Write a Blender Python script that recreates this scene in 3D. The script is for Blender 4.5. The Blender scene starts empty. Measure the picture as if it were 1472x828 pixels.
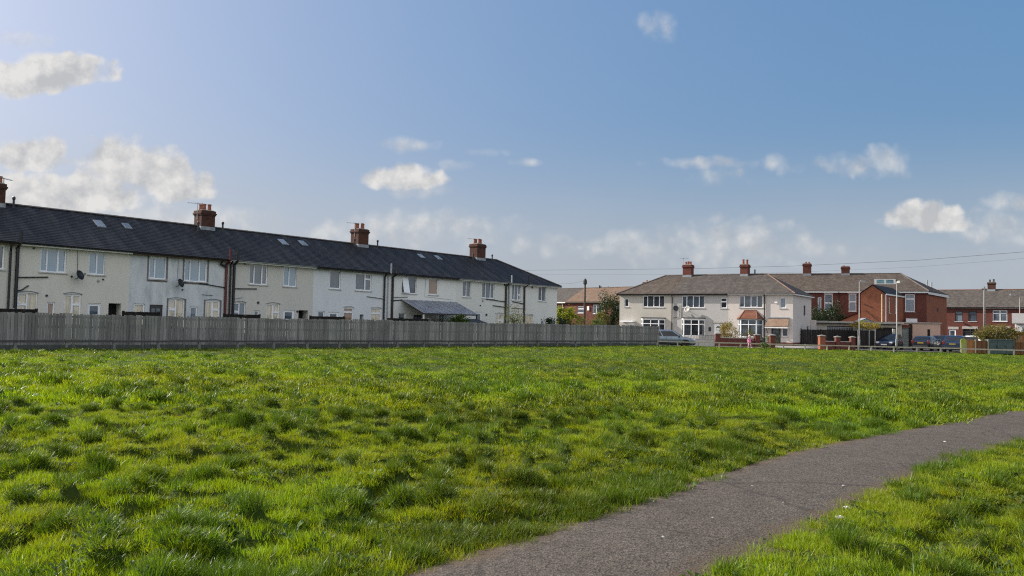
import bpy, bmesh, math, random
import numpy as np
from mathutils import Vector, Matrix, Quaternion
R = math.radians
rnd = random.Random(7)
S = bpy.context.scene
COL = S.collection

# ------------------------------------------------------------------ camera
cam = bpy.data.cameras.new('camera')
cam.lens = 1150.0 / 1472 * 36
cam.sensor_width = 36
cam.clip_start = 0.1
cam.clip_end = 3000
co = bpy.data.objects.new('camera', cam)
COL.objects.link(co)
pitch, roll = math.atan(51 / 1150.0), R(1.2)
fw = Vector((0, math.cos(pitch), math.sin(pitch)))
r0 = Vector((1, 0, 0)); u0 = r0.cross(fw)
rr = r0 * math.cos(roll) + u0 * math.sin(roll)
uu = rr.cross(fw)
m = Matrix((rr, uu, -fw)).transposed().to_4x4()
m.translation = Vector((0, 0, 1.5))
co.matrix_world = m
S.camera = co

# ------------------------------------------------------------------ light
SUN_AZ, SUN_EL = 20.0, 29.0          # azimuth: degrees forward of due left
s = Vector((-math.cos(R(SUN_EL)) * math.cos(R(SUN_AZ)), math.cos(R(SUN_EL)) * math.sin(R(SUN_AZ)), math.sin(R(SUN_EL))))
sun = bpy.data.lights.new('sun', 'SUN')
sun.energy = 4.2
sun.angle = R(0.5)
sun.color = (1.0, 0.93, 0.82)
so = bpy.data.objects.new('sun', sun)
so.rotation_euler = s.to_track_quat('Z', 'Y').to_euler()
so.location = (-40, 20, 40)
COL.objects.link(so)

S.view_settings.view_transform = 'Standard'
S.view_settings.look = 'None'
S.view_settings.gamma = 1
S.view_settings.use_curve_mapping = False
S.view_settings.exposure = 0.9
S.cycles.use_denoising = False
S.cycles.filter_width = 1.15
S.cycles.max_bounces = 8
S.cycles.transmission_bounces = 4
S.cycles.transparent_max_bounces = 8

W = bpy.data.worlds.new('World'); S.world = W; W.use_nodes = True
SKY = 0.085; SKYG, SKYS, SKYV = 0.43, 1.62, 2.26
def world():
    nt = W.node_tree; N = nt.nodes; L = nt.links
    N.clear()
    def nd(t, **k):
        n = N.new(t)
        for a, b in k.items(): setattr(n, a, b)
        return n
    def val(x):
        return x
    def math_(op, a, b=None, c=None, clamp=False):
        n = nd('ShaderNodeMath', operation=op, use_clamp=clamp)
        for i, x in enumerate((a, b, c)):
            if x is None: continue
            if isinstance(x, (int, float)): n.inputs[i].default_value = x
            else: L.new(x, n.inputs[i])
        return n.outputs[0]
    out = nd('ShaderNodeOutputWorld'); bg = nd('ShaderNodeBackground')
    L.new(bg.outputs[0], out.inputs[0])
    sky = nd('ShaderNodeTexSky', sky_type='NISHITA', sun_disc=False)
    sky.sun_elevation = R(SUN_EL)
    sky.sun_rotation = math.atan2(s.x, s.y)
    sky.air_density = 1.0; sky.dust_density = 6.0; sky.ozone_density = 9.0
    tc = nd('ShaderNodeTexCoord')
    sep = nd('ShaderNodeSeparateXYZ'); L.new(tc.outputs['Generated'], sep.inputs[0])
    X, Y, Z = sep.outputs
    ys = math_('MAXIMUM', Y, 0.02)
    px = math_('DIVIDE', X, ys); pz = math_('DIVIDE', Z, ys)
    cmb = nd('ShaderNodeCombineXYZ'); L.new(px, cmb.inputs[0]); L.new(pz, cmb.inputs[1])
    # turbulent edges
    def noise(scale, det, rough, vec, off=0.0):
        n = nd('ShaderNodeTexNoise'); n.inputs['Scale'].default_value = scale
        n.inputs['Detail'].default_value = det; n.inputs['Roughness'].default_value = rough
        mp = nd('ShaderNodeMapping'); mp.inputs['Location'].default_value = (off, off * .7, 0)
        L.new(vec, mp.inputs[0]); L.new(mp.outputs[0], n.inputs['Vector'])
        return n.outputs[0]
    n1 = noise(14, 7, .6, cmb.outputs[0])
    n2 = noise(38, 6, .62, cmb.outputs[0], 3.1)
    clouds = [  # centre x/y, z/y, half width, half height, strength (big cumulus first, wisps last)
        (-0.600, 0.297, .060, .032, 1.0), (-0.555, 0.303, .055, .028, 1.0), (-0.64, 0.29, .05, .032, 1.0),
        (-0.500, 0.186, .045, .045, 1.0), (-0.455, 0.172, .058, .040, 1.0), (-0.42, 0.160, .045, .030, .95),
        (-0.520, 0.150, .070, .034, .9), (-0.604, 0.195, .050, .030, .92), (-0.590, 0.143, .120, .034, .8),
        (-0.43, 0.118, .16, .022, .55),
        (-0.139, 0.176, .050, .023, .82), (-0.125, 0.168, .040, .014, .7),
        (-0.103, 0.116, .100, .024, .62), (-0.20, 0.108, .07, .016, .5), (0.273, 0.108, .096, .030, .62), (0.205, 0.100, .10, .022, .5),
        (0.330, 0.100, .09, .018, .5), (0.09, 0.098, .10, .014, .42),
        (0.425, 0.208, .062, .014, .62), (0.468, 0.214, .030, .022, .7),
        (0.525, 0.138, .060, .025, .80), (0.59, 0.134, .07, .020, .5), (0.635, 0.166, .040, .014, .55),
        (0.232, 0.207, .065, .008, .55), (-0.141, 0.222, .036, .009, .38), (-0.031, 0.215, .024, .006, .4),
        (0.182, 0.381, .022, .018, .30), (0.014, 0.203, .018, .005, .35), (-0.070, 0.197, .020, .007, .35),
        (-0.63, 0.345, .05, .010, .35), (0.265, 0.193, .030, .014, .25), (0.33, 0.210, .014, .010, .25)]
    fam = {True: None, False: None}
    for cx, cz, rx, rz, st in clouds:
        a = math_('MULTIPLY_ADD', px, 1 / rx, -cx / rx)
        b = math_('MULTIPLY_ADD', pz, 1 / rz, -cz / rz)
        big = st >= .78
        if big:      # cumulus: flatter base, domed top
            b = math_('MAXIMUM', b, math_('MULTIPLY', b, -1.7))
        d2 = math_('ADD', math_('MULTIPLY', a, a), math_('MULTIPLY', b, b))
        e = math_('MAXIMUM', math_('MULTIPLY', math_('SUBTRACT', 1.2, d2), 1.0 if big else st), -1.0)
        fam[big] = e if fam[big] is None else math_('MAXIMUM', fam[big], e)
    vo = nd('ShaderNodeTexVoronoi', feature='SMOOTH_F1'); vo.inputs['Scale'].default_value = 44; vo.inputs['Smoothness'].default_value = .5
    wob = nd('ShaderNodeMix', data_type='RGBA'); wob.inputs['Factor'].default_value = .035
    nz = nd('ShaderNodeTexNoise'); nz.inputs['Scale'].default_value = 30; L.new(cmb.outputs[0], nz.inputs['Vector'])
    L.new(cmb.outputs[0], wob.inputs['A']); L.new(nz.outputs[1], wob.inputs['B']); L.new(wob.outputs['Result'], vo.inputs['Vector'])
    er = math_('ADD', math_('MULTIPLY_ADD', n1, 1.9, -.92), math_('MULTIPLY_ADD', n2, .7, -.35))
    er = math_('ADD', er, math_('MULTIPLY_ADD', vo.outputs['Distance'], -1.1, .5))
    al = []
    for big, lo, hi, mx in ((True, -.1, .75, .95), (False, -.25, 1.5, .74)):
        mr = nd('ShaderNodeMapRange', interpolation_type='SMOOTHSTEP'); L.new(math_('ADD', fam[big], er), mr.inputs[0])
        for k, v in enumerate((lo, hi, 0, mx)): mr.inputs[k + 1].default_value = v
        al.append(mr.outputs[0])
    amax = math_('MAXIMUM', *al)
    front = nd('ShaderNodeMapRange'); L.new(Y, front.inputs[0]); front.inputs[1].default_value = 0.05; front.inputs[2].default_value = 0.2
    alpha = math_('MULTIPLY', amax, front.outputs[0])
    # relief: brighter where the cloud thins toward the sun, greyer on the far side
    sh = nd('ShaderNodeVectorMath', operation='ADD'); L.new(cmb.outputs[0], sh.inputs[0]); sh.inputs[1].default_value = (-.010, .014, 0)
    n1s = noise(14, 7, .6, sh.outputs[0])
    rel = math_('MULTIPLY_ADD', math_('SUBTRACT', n1, n1s), 3.2, .55)
    cr = nd('ShaderNodeMapRange'); L.new(rel, cr.inputs[0]); cr.inputs[1].default_value = .2; cr.inputs[2].default_value = .85
    mixc = nd('ShaderNodeMix', data_type='RGBA')
    mixc.inputs['A'].default_value = (3.3, 3.35, 3.45, 1); mixc.inputs['B'].default_value = (5.0, 4.9, 4.75, 1)
    L.new(cr.outputs[0], mixc.inputs['Factor'])
    mix = nd('ShaderNodeMix', data_type='RGBA')
    # unseen bright cloud added behind and beside the view as fill for shaded walls
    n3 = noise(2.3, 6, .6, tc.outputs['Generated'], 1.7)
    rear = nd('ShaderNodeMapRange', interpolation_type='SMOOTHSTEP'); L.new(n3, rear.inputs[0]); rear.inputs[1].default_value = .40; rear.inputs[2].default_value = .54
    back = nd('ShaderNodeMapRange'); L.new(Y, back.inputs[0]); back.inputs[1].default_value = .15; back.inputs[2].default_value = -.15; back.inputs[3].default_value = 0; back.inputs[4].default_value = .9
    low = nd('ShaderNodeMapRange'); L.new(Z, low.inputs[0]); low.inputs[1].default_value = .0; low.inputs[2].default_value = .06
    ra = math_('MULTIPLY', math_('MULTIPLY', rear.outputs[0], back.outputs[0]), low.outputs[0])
    gm = nd('ShaderNodeGamma'); gm.inputs[1].default_value = SKYG; L.new(sky.outputs[0], gm.inputs[0])
    hs = nd('ShaderNodeHueSaturation'); hs.inputs['Saturation'].default_value = SKYS; hs.inputs['Value'].default_value = SKYV; L.new(gm.outputs[0], hs.inputs['Color'])
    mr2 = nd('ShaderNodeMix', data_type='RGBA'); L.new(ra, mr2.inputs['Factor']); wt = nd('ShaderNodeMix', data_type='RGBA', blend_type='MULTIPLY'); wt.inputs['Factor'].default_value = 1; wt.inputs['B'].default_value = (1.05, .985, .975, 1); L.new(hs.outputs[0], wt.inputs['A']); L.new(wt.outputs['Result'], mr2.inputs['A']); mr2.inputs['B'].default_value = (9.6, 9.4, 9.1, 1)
    L.new(alpha, mix.inputs['Factor']); 
    # pale band of distant haze low over the roofs
    hz = nd('ShaderNodeMapRange', interpolation_type='SMOOTHERSTEP'); L.new(Z, hz.inputs[0]); hz.inputs[1].default_value = .27; hz.inputs[2].default_value = .0; hz.inputs[3].default_value = 0; hz.inputs[4].default_value = .72
    n5 = noise(5, 5, .55, cmb.outputs[0], 7.7)
    ha = math_('MULTIPLY', hz.outputs[0], math_('MULTIPLY_ADD', n5, .8, .6), clamp=True)
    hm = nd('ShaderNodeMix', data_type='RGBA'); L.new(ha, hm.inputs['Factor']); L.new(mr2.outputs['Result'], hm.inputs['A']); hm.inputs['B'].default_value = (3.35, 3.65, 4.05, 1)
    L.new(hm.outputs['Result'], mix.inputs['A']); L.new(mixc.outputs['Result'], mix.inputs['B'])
    L.new(mix.outputs['Result'], bg.inputs[0]); bg.inputs[1].default_value = SKY
world()

# ------------------------------------------------------------------ mesh helpers
class MB:
    def __init__(s): s.v = []; s.f = []
    def add(s, vs, fs):
        n = len(s.v); s.v += [tuple(v) for v in vs]; s.f += [tuple(i + n for i in f) for f in fs]
        return s
    def box(s, x0, x1, y0, y1, z0, z1):
        return s.add([(x0, y0, z0), (x1, y0, z0), (x1, y1, z0), (x0, y1, z0), (x0, y0, z1), (x1, y0, z1), (x1, y1, z1), (x0, y1, z1)],
                     [(0, 3, 2, 1), (4, 5, 6, 7), (0, 1, 5, 4), (1, 2, 6, 5), (2, 3, 7, 6), (3, 0, 4, 7)])
    def fbox(s, F, a0, a1, b0, b1, z0, z1):
        ox, oy, dx, dy = F
        P = lambda a, b, z: (ox + dx * a - dy * b, oy + dy * a + dx * b, z)
        return s.add([P(a0, b0, z0), P(a1, b0, z0), P(a1, b1, z0), P(a0, b1, z0), P(a0, b0, z1), P(a1, b0, z1), P(a1, b1, z1), P(a0, b1, z1)],
                     [(0, 3, 2, 1), (4, 5, 6, 7), (0, 1, 5, 4), (1, 2, 6, 5), (2, 3, 7, 6), (3, 0, 4, 7)])
    def poly(s, pts): return s.add(pts, [tuple(range(len(pts)))])
    def prism(s, pts, z0, z1):      # vertical prism over a ccw 2-D outline
        n = len(pts)
        vs = [(x, y, z0) for x, y in pts] + [(x, y, z1) for x, y in pts]
        return s.add(vs, [tuple(reversed(range(n))), tuple(range(n, 2 * n))] + [(i, (i + 1) % n, n + (i + 1) % n, n + i) for i in range(n)])
    def slab(s, pts, t):            # polygon thickened by vector t
        n = len(pts); t = Vector(t)
        vs = [tuple(p) for p in pts] + [tuple(Vector(p) + t) for p in pts]
        return s.add(vs, [tuple(reversed(range(n))), tuple(range(n, 2 * n))] + [(i, (i + 1) % n, n + (i + 1) % n, n + i) for i in range(n)])
    def tube(s, pts, r, n=8):
        pts = [Vector(p) for p in pts]; k = len(pts)
        rs = r if isinstance(r, (list, tuple)) else [r] * k
        vs = []; prev = None
        for i, p in enumerate(pts):
            d = (pts[min(i + 1, k - 1)] - pts[max(i - 1, 0)]).normalized()
            a = d.cross(Vector((0, 0, 1)))
            if a.length < .05: a = d.cross(Vector((1, 0, 0))) if prev is None else prev - d * prev.dot(d)
            if prev is not None:
                a2 = prev - d * prev.dot(d)
                if a2.length > .05: a = a2
            a.normalize(); prev = a; b = d.cross(a)
            for j in range(n):
                t = 2 * math.pi * j / n
                vs.append(p + (a * math.cos(t) + b * math.sin(t)) * rs[i])
        fs = [(i * n + j, i * n + (j + 1) % n, (i + 1) * n + (j + 1) % n, (i + 1) * n + j) for i in range(k - 1) for j in range(n)]
        fs += [tuple(reversed(range(n))), tuple(range((k - 1) * n, k * n))]
        return s.add(vs, fs)
    def lathe(s, prof, c=(0, 0, 0), n=12, axis='z'):
        k = len(prof); vs = []
        for r, h in prof:
            for j in range(n):
                t = 2 * math.pi * j / n
                a, b = r * math.cos(t), r * math.sin(t)
                vs.append((c[0] + a, c[1] + b, c[2] + h) if axis == 'z' else ((c[0] + a, c[1] + h, c[2] + b) if axis == 'y' else (c[0] + h, c[1] + a, c[2] + b)))
        fs = [(i * n + j, i * n + (j + 1) % n, (i + 1) * n + (j + 1) % n, (i + 1) * n + j) for i in range(k - 1) for j in range(n)]
        fs += [tuple(reversed(range(n))), tuple(range((k - 1) * n, k * n))]
        return s.add(vs, fs)
    def slope(s, A, B, C, D, step=.2, lift=.018):   # coursed roof plane: eaves A-B, ridge D-C
        A, B, C, D = map(Vector, (A, B, C, D))
        nrm = (B - A).cross(D - A)
        if nrm.length < 1e-6: nrm = (B - A).cross(C - A)
        nrm.normalize()
        if nrm.z < 0: nrm = -nrm
        n = max(2, int(((C + D) / 2 - (A + B) / 2).length / step))
        for k in range(n):
            t0, t1 = k / n, (k + 1) / n
            p0, q0 = A.lerp(D, t0), B.lerp(C, t0); p1, q1 = A.lerp(D, t1), B.lerp(C, t1)
            l = nrm * lift
            s.add([p0 + l, q0 + l, q1 + nrm * .003, p1 + nrm * .003], [(0, 1, 2, 3)])
            s.add([p0 - nrm * .01, q0 - nrm * .01, q0 + l, p0 + l], [(0, 1, 2, 3)])
        e = nrm * .06
        s.add([A - e, B - e, C - e, D - e], [(3, 2, 1, 0)])
        s.add([A - e, B - e, B, A], [(0, 1, 2, 3)])
        return s
    def leafy(s, c, rad, n, size, rg, clumps=14, tight=.34, flat=0.0):
        # many small leaf faces gathered in clumps through an ellipsoid
        cl = []
        for _ in range(clumps):
            v = Vector((rg.gauss(0, 1), rg.gauss(0, 1), rg.gauss(0, 1))).normalized() * rg.uniform(.45, .95)
            cl.append((v, rg.uniform(.6, 1.25)))
        for _ in range(n):
            v, k = rg.choice(cl)
            p = v + Vector((rg.gauss(0, 1), rg.gauss(0, 1), rg.gauss(0, 1))) * tight * k * .55
            p = Vector((c[0] + p.x * rad[0], c[1] + p.y * rad[1], c[2] + p.z * rad[2]))
            a = Vector((rg.gauss(0, 1), rg.gauss(0, 1), rg.gauss(0, 1) * (1 - flat))).normalized()
            b = a.cross(Vector((rg.gauss(0, 1), rg.gauss(0, 1), rg.gauss(0, 1)))).normalized()
            z = size * rg.uniform(.6, 1.4)
            s.add([p - a * z, p - b * z * .45, p + a * z, p + b * z * .45], [(0, 1, 2, 3)])
        return s
    def build(s, name, mat=None, parent=None, smooth=False, uv=True, bevel=0, loc=None):
        me = bpy.data.meshes.new(name)
        me.from_pydata(s.v, [], s.f)
        if mat: me.materials.append(mat)
        if uv:
            ul = me.uv_layers.new(name='UVMap').data
            for p in me.polygons:
                nv = p.normal
                t = Vector((0, 0, 1)).cross(nv)
                t = Vector((1, 0, 0)) if t.length < .05 else t.normalized()
                b = nv.cross(t)
                for li in p.loop_indices:
                    q = me.vertices[me.loops[li].vertex_index].co
                    ul[li].uv = (q.dot(t), q.dot(b))
        if smooth:
            me.polygons.foreach_set('use_smooth', [True] * len(me.polygons))
        o = bpy.data.objects.new(name, me); COL.objects.link(o)
        if parent: o.parent = parent
        if loc: o.location = loc
        if bevel:
            b = o.modifiers.new('bevel', 'BEVEL'); b.width = bevel; b.segments = 2; b.limit_method = 'ANGLE'
        return o

def tag(o, label=None, cat=None, group=None, kind=None):
    for k, v in (('label', label), ('category', cat), ('group', group), ('kind', kind)):
        if v: o[k] = v
    return o
def thing(name, label, cat, loc=(0, 0, 0), rz=0.0, group=None):
    o = bpy.data.objects.new(name, None); o.empty_display_size = .3; COL.objects.link(o)
    o.location = loc; o.rotation_euler = (0, 0, rz)
    return tag(o, label, cat, group)
def copy_tree(o, parent=None):
    c = o.copy(); COL.objects.link(c)
    if parent: c.parent = parent
    for ch in list(o.children): copy_tree(ch, c)
    return c

# ------------------------------------------------------------------ materials
def mk(name):
    m = bpy.data.materials.new(name); m.use_nodes = True
    nt = m.node_tree; b = nt.nodes['Principled BSDF']
    return m, nt, nt.nodes, nt.links, b
def setc(b, **k):
    for a, v in k.items():
        b.inputs[a.replace('_', ' ')].default_value = v
def noise_node(N, L, vec, scale, detail=4, rough=.55, sc3=None):
    n = N.new('ShaderNodeTexNoise'); n.inputs['Scale'].default_value = scale
    n.inputs['Detail'].default_value = detail; n.inputs['Roughness'].default_value = rough
    if sc3:
        mp = N.new('ShaderNodeMapping'); mp.inputs['Scale'].default_value = sc3
        L.new(vec, mp.inputs[0]); vec = mp.outputs[0]
    L.new(vec, n.inputs['Vector']); return n.outputs[0]
def ramp(N, L, fac, stops):
    r = N.new('ShaderNodeValToRGB'); el = r.color_ramp.elements
    while len(el) < len(stops): el.new(.5)
    for e, (p, c) in zip(el, stops):
        e.position = p; e.color = (*c, 1) if len(c) == 3 else c
    L.new(fac, r.inputs[0]); return r.outputs[0]
def mixc(N, L, a, b, f, mode='MIX'):
    n = N.new('ShaderNodeMix'); n.data_type = 'RGBA'; n.blend_type = mode
    for k, x in (('A', a), ('B', b)):
        if isinstance(x, tuple): n.inputs[k].default_value = (*x, 1)
        else: L.new(x, n.inputs[k])
    if isinstance(f, (int, float)): n.inputs['Factor'].default_value = f
    else: L.new(f, n.inputs['Factor'])
    return n.outputs['Result']
def sc(c, k): return tuple(min(1, x * k) for x in c)
def bump(N, L, b, h, strength=.3, dist=.01):
    n = N.new('ShaderNodeBump'); n.inputs['Strength'].default_value = strength; n.inputs['Distance'].default_value = dist
    L.new(h, n.inputs['Height']); L.new(n.outputs[0], b.inputs['Normal'])

def plain(name, c, rough=.6, var=.25, scale=4, metal=0, spec=.5, island=0, coat=0, bmp=0, bsc=60):
    m, nt, N, L, b = mk(name)
    tc = N.new('ShaderNodeTexCoord').outputs['Object']
    n = noise_node(N, L, tc, scale, 5)
    col = ramp(N, L, n, [(.3, sc(c, 1 - var)), (.7, sc(c, 1 + var))])
    if island:
        g = N.new('ShaderNodeNewGeometry')
        v = ramp(N, L, g.outputs['Random Per Island'], [(0, (1 - island,) * 3), (1, (1 + 0 * island,) * 3)])
        col = mixc(N, L, col, v, 1.0, 'MULTIPLY')
    L.new(col, b.inputs['Base Color'])
    setc(b, Roughness=rough, Metallic=metal, Specular_IOR_Level=spec, Coat_Weight=coat)
    if bmp: bump(N, L, b, noise_node(N, L, tc, bsc, 3), bmp, .01)
    return m

def render_wall(name, c, stain=(.22, .24, .26), amt=.5, patch=0.0, pebble=.15):
    # painted / pebble-dashed render with vertical weather streaks and patchy grime
    m, nt, N, L, b = mk(name)
    t = N.new('ShaderNodeTexCoord'); uv = t.outputs['UV']; ob = t.outputs['Object']
    big = noise_node(N, L, ob, .45, 5, .6)
    streak = noise_node(N, L, uv, 1.0, 7, .68, (1.9, .55, 1))
    fine = noise_node(N, L, ob, 16, 4, .7)
    col = ramp(N, L, fine, [(.3, sc(c, .86)), (.7, sc(c, 1.08))])
    f = N.new('ShaderNodeMath'); f.operation = 'MULTIPLY'
    a1 = ramp(N, L, streak, [(.42, (0, 0, 0)), (.78, (1, 1, 1))]); a2 = ramp(N, L, big, [(.35 - patch, (.15,) * 3), (.7 - patch, (1, 1, 1))])
    L.new(a1, f.inputs[0]); L.new(a2, f.inputs[1])
    g = N.new('ShaderNodeMath'); g.operation = 'MULTIPLY'; L.new(f.outputs[0], g.inputs[0]); g.inputs[1].default_value = amt
    col = mixc(N, L, col, stain, g.outputs[0])
    # splash-back grime along the foot of the wall
    L.new(col, b.inputs['Base Color'])
    setc(b, Roughness=.92, Specular_IOR_Level=.15)
    bump(N, L, b, noise_node(N, L, ob, 55, 3, .6), pebble, .012)
    return m

def brick(name, c1, c2, mort, w=.235, h=.078, ms=.011, soot=.35, sootc=(.05, .035, .03), patchy=.4):
    m, nt, N, L, b = mk(name)
    t = N.new('ShaderNodeTexCoord'); uv = t.outputs['UV']; ob = t.outputs['Object']
    br = N.new('ShaderNodeTexBrick'); L.new(uv, br.inputs['Vector'])
    br.inputs['Scale'].default_value = 1; br.inputs['Brick Width'].default_value = w; br.inputs['Row Height'].default_value = h
    br.inputs['Mortar Size'].default_value = ms; br.inputs['Color1'].default_value = (*c1, 1); br.inputs['Color2'].default_value = (*c2, 1)
    br.inputs['Mortar'].default_value = (*mort, 1); br.inputs['Bias'].default_value = 0
    n = noise_node(N, L, ob, .8, 6, .65)
    f = ramp(N, L, n, [(.40, (0, 0, 0)), (.75, (soot,) * 3)])
    col = mixc(N, L, br.outputs['Color'], sootc, f)
    n2 = noise_node(N, L, ob, 5, 4, .7)
    col = mixc(N, L, col, ramp(N, L, n2, [(.3, (1 - patchy,) * 3), (.7, (1, 1, 1))]), 1.0, 'MULTIPLY')
    L.new(col, b.inputs['Base Color']); setc(b, Roughness=.9, Specular_IOR_Level=.2)
    bump(N, L, b, br.outputs['Fac'], -.5, .006)
    return m

def roofing(name, c1, c2, stain, lichen=None, w=.3, h=.2, amt=.5, rough=.75, moss=.0):
    m, nt, N, L, b = mk(name)
    t = N.new('ShaderNodeTexCoord'); uv = t.outputs['UV']; ob = t.outputs['Object']
    br = N.new('ShaderNodeTexBrick'); L.new(uv, br.inputs['Vector'])
    br.inputs['Scale'].default_value = 1; br.inputs['Brick Width'].default_value = w; br.inputs['Row Height'].default_value = h
    br.inputs['Mortar Size'].default_value = .008; br.inputs['Color1'].default_value = (*c1, 1); br.inputs['Color2'].default_value = (*c2, 1)
    br.inputs['Mortar'].default_value = (*sc(c1, .35), 1)
    n = noise_node(N, L, uv, 1, 6, .65, (1.3, .22, 1))      # streaks down the slope
    f = ramp(N, L, n, [(.45, (0, 0, 0)), (.72, (amt,) * 3)])
    col = mixc(N, L, br.outputs['Color'], stain, f)
    if lichen:
        n2 = noise_node(N, L, ob, 2.2, 8, .72)
        col = mixc(N, L, col, lichen, ramp(N, L, n2, [(.48, (0, 0, 0)), (.66, (.75,) * 3)]))
    n3 = noise_node(N, L, ob, 9, 4, .7)
    col = mixc(N, L, col, ramp(N, L, n3, [(.3, (.7,) * 3), (.7, (1.0,) * 3)]), 1.0, 'MULTIPLY')
    L.new(col, b.inputs['Base Color']); setc(b, Roughness=rough, Specular_IOR_Level=.3)
    bump(N, L, b, br.outputs['Fac'], -.4, .008)
    return m

def glass(name, c, fold=0.0, rough=.04, spec=.9):
    m, nt, N, L, b = mk(name)
    t = N.new('ShaderNodeTexCoord')
    if fold:       # net curtain hanging close behind the pane
        n = noise_node(N, L, t.outputs['UV'], 1, 4, .6, (26, .8, 1))
        col = ramp(N, L, n, [(.3, sc(c, 1 - fold)), (.7, sc(c, 1 + fold))])
    else:
        n = noise_node(N, L, t.outputs['Object'], 1.2, 3)
        col = ramp(N, L, n, [(.35, sc(c, .5)), (.65, sc(c, 1.5))])
    L.new(col, b.inputs['Base Color']); setc(b, Roughness=rough, Specular_IOR_Level=spec, Coat_Weight=.6 if spec > .6 else 0, Coat_Roughness=.02)
    # float glass is never quite flat
    bump(N, L, b, noise_node(N, L, t.outputs['Object'], 1.5, 1), .08, .02)
    return m

def foliage(name, c, trans=.4, hue=.35, spec=.3, rough=.55, tinted=False):
    m, nt, N, L, b = mk(name)
    g = N.new('ShaderNodeNewGeometry')
    col = ramp(N, L, g.outputs['Random Per Island'], [(0, sc(c, 1 - hue * 1.2)), (.5, c), (1, (min(1, c[0] * (1 + hue * 1.3)), min(1, c[1] * (1 + hue)), c[2] * (1 - .2 * hue)))])
    if tinted:
        a = N.new('ShaderNodeAttribute'); a.attribute_type = 'INSTANCER'; a.attribute_name = 'tint'
        col = mixc(N, L, col, a.outputs['Color'], 1.0, 'MULTIPLY')
    L.new(col, b.inputs['Base Color']); setc(b, Roughness=rough, Specular_IOR_Level=spec)
    tr = N.new('ShaderNodeBsdfTranslucent')
    tcol = mixc(N, L, col, (1.45, 1.5, .42), 1.0, 'MULTIPLY')
    L.new(tcol, tr.inputs[0])
    mx = N.new('ShaderNodeMixShader'); mx.inputs[0].default_value = trans
    L.new(b.outputs[0], mx.inputs[1]); L.new(tr.outputs[0], mx.inputs[2])
    L.new(mx.outputs[0], N['Material Output'].inputs[0])
    return m

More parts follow.
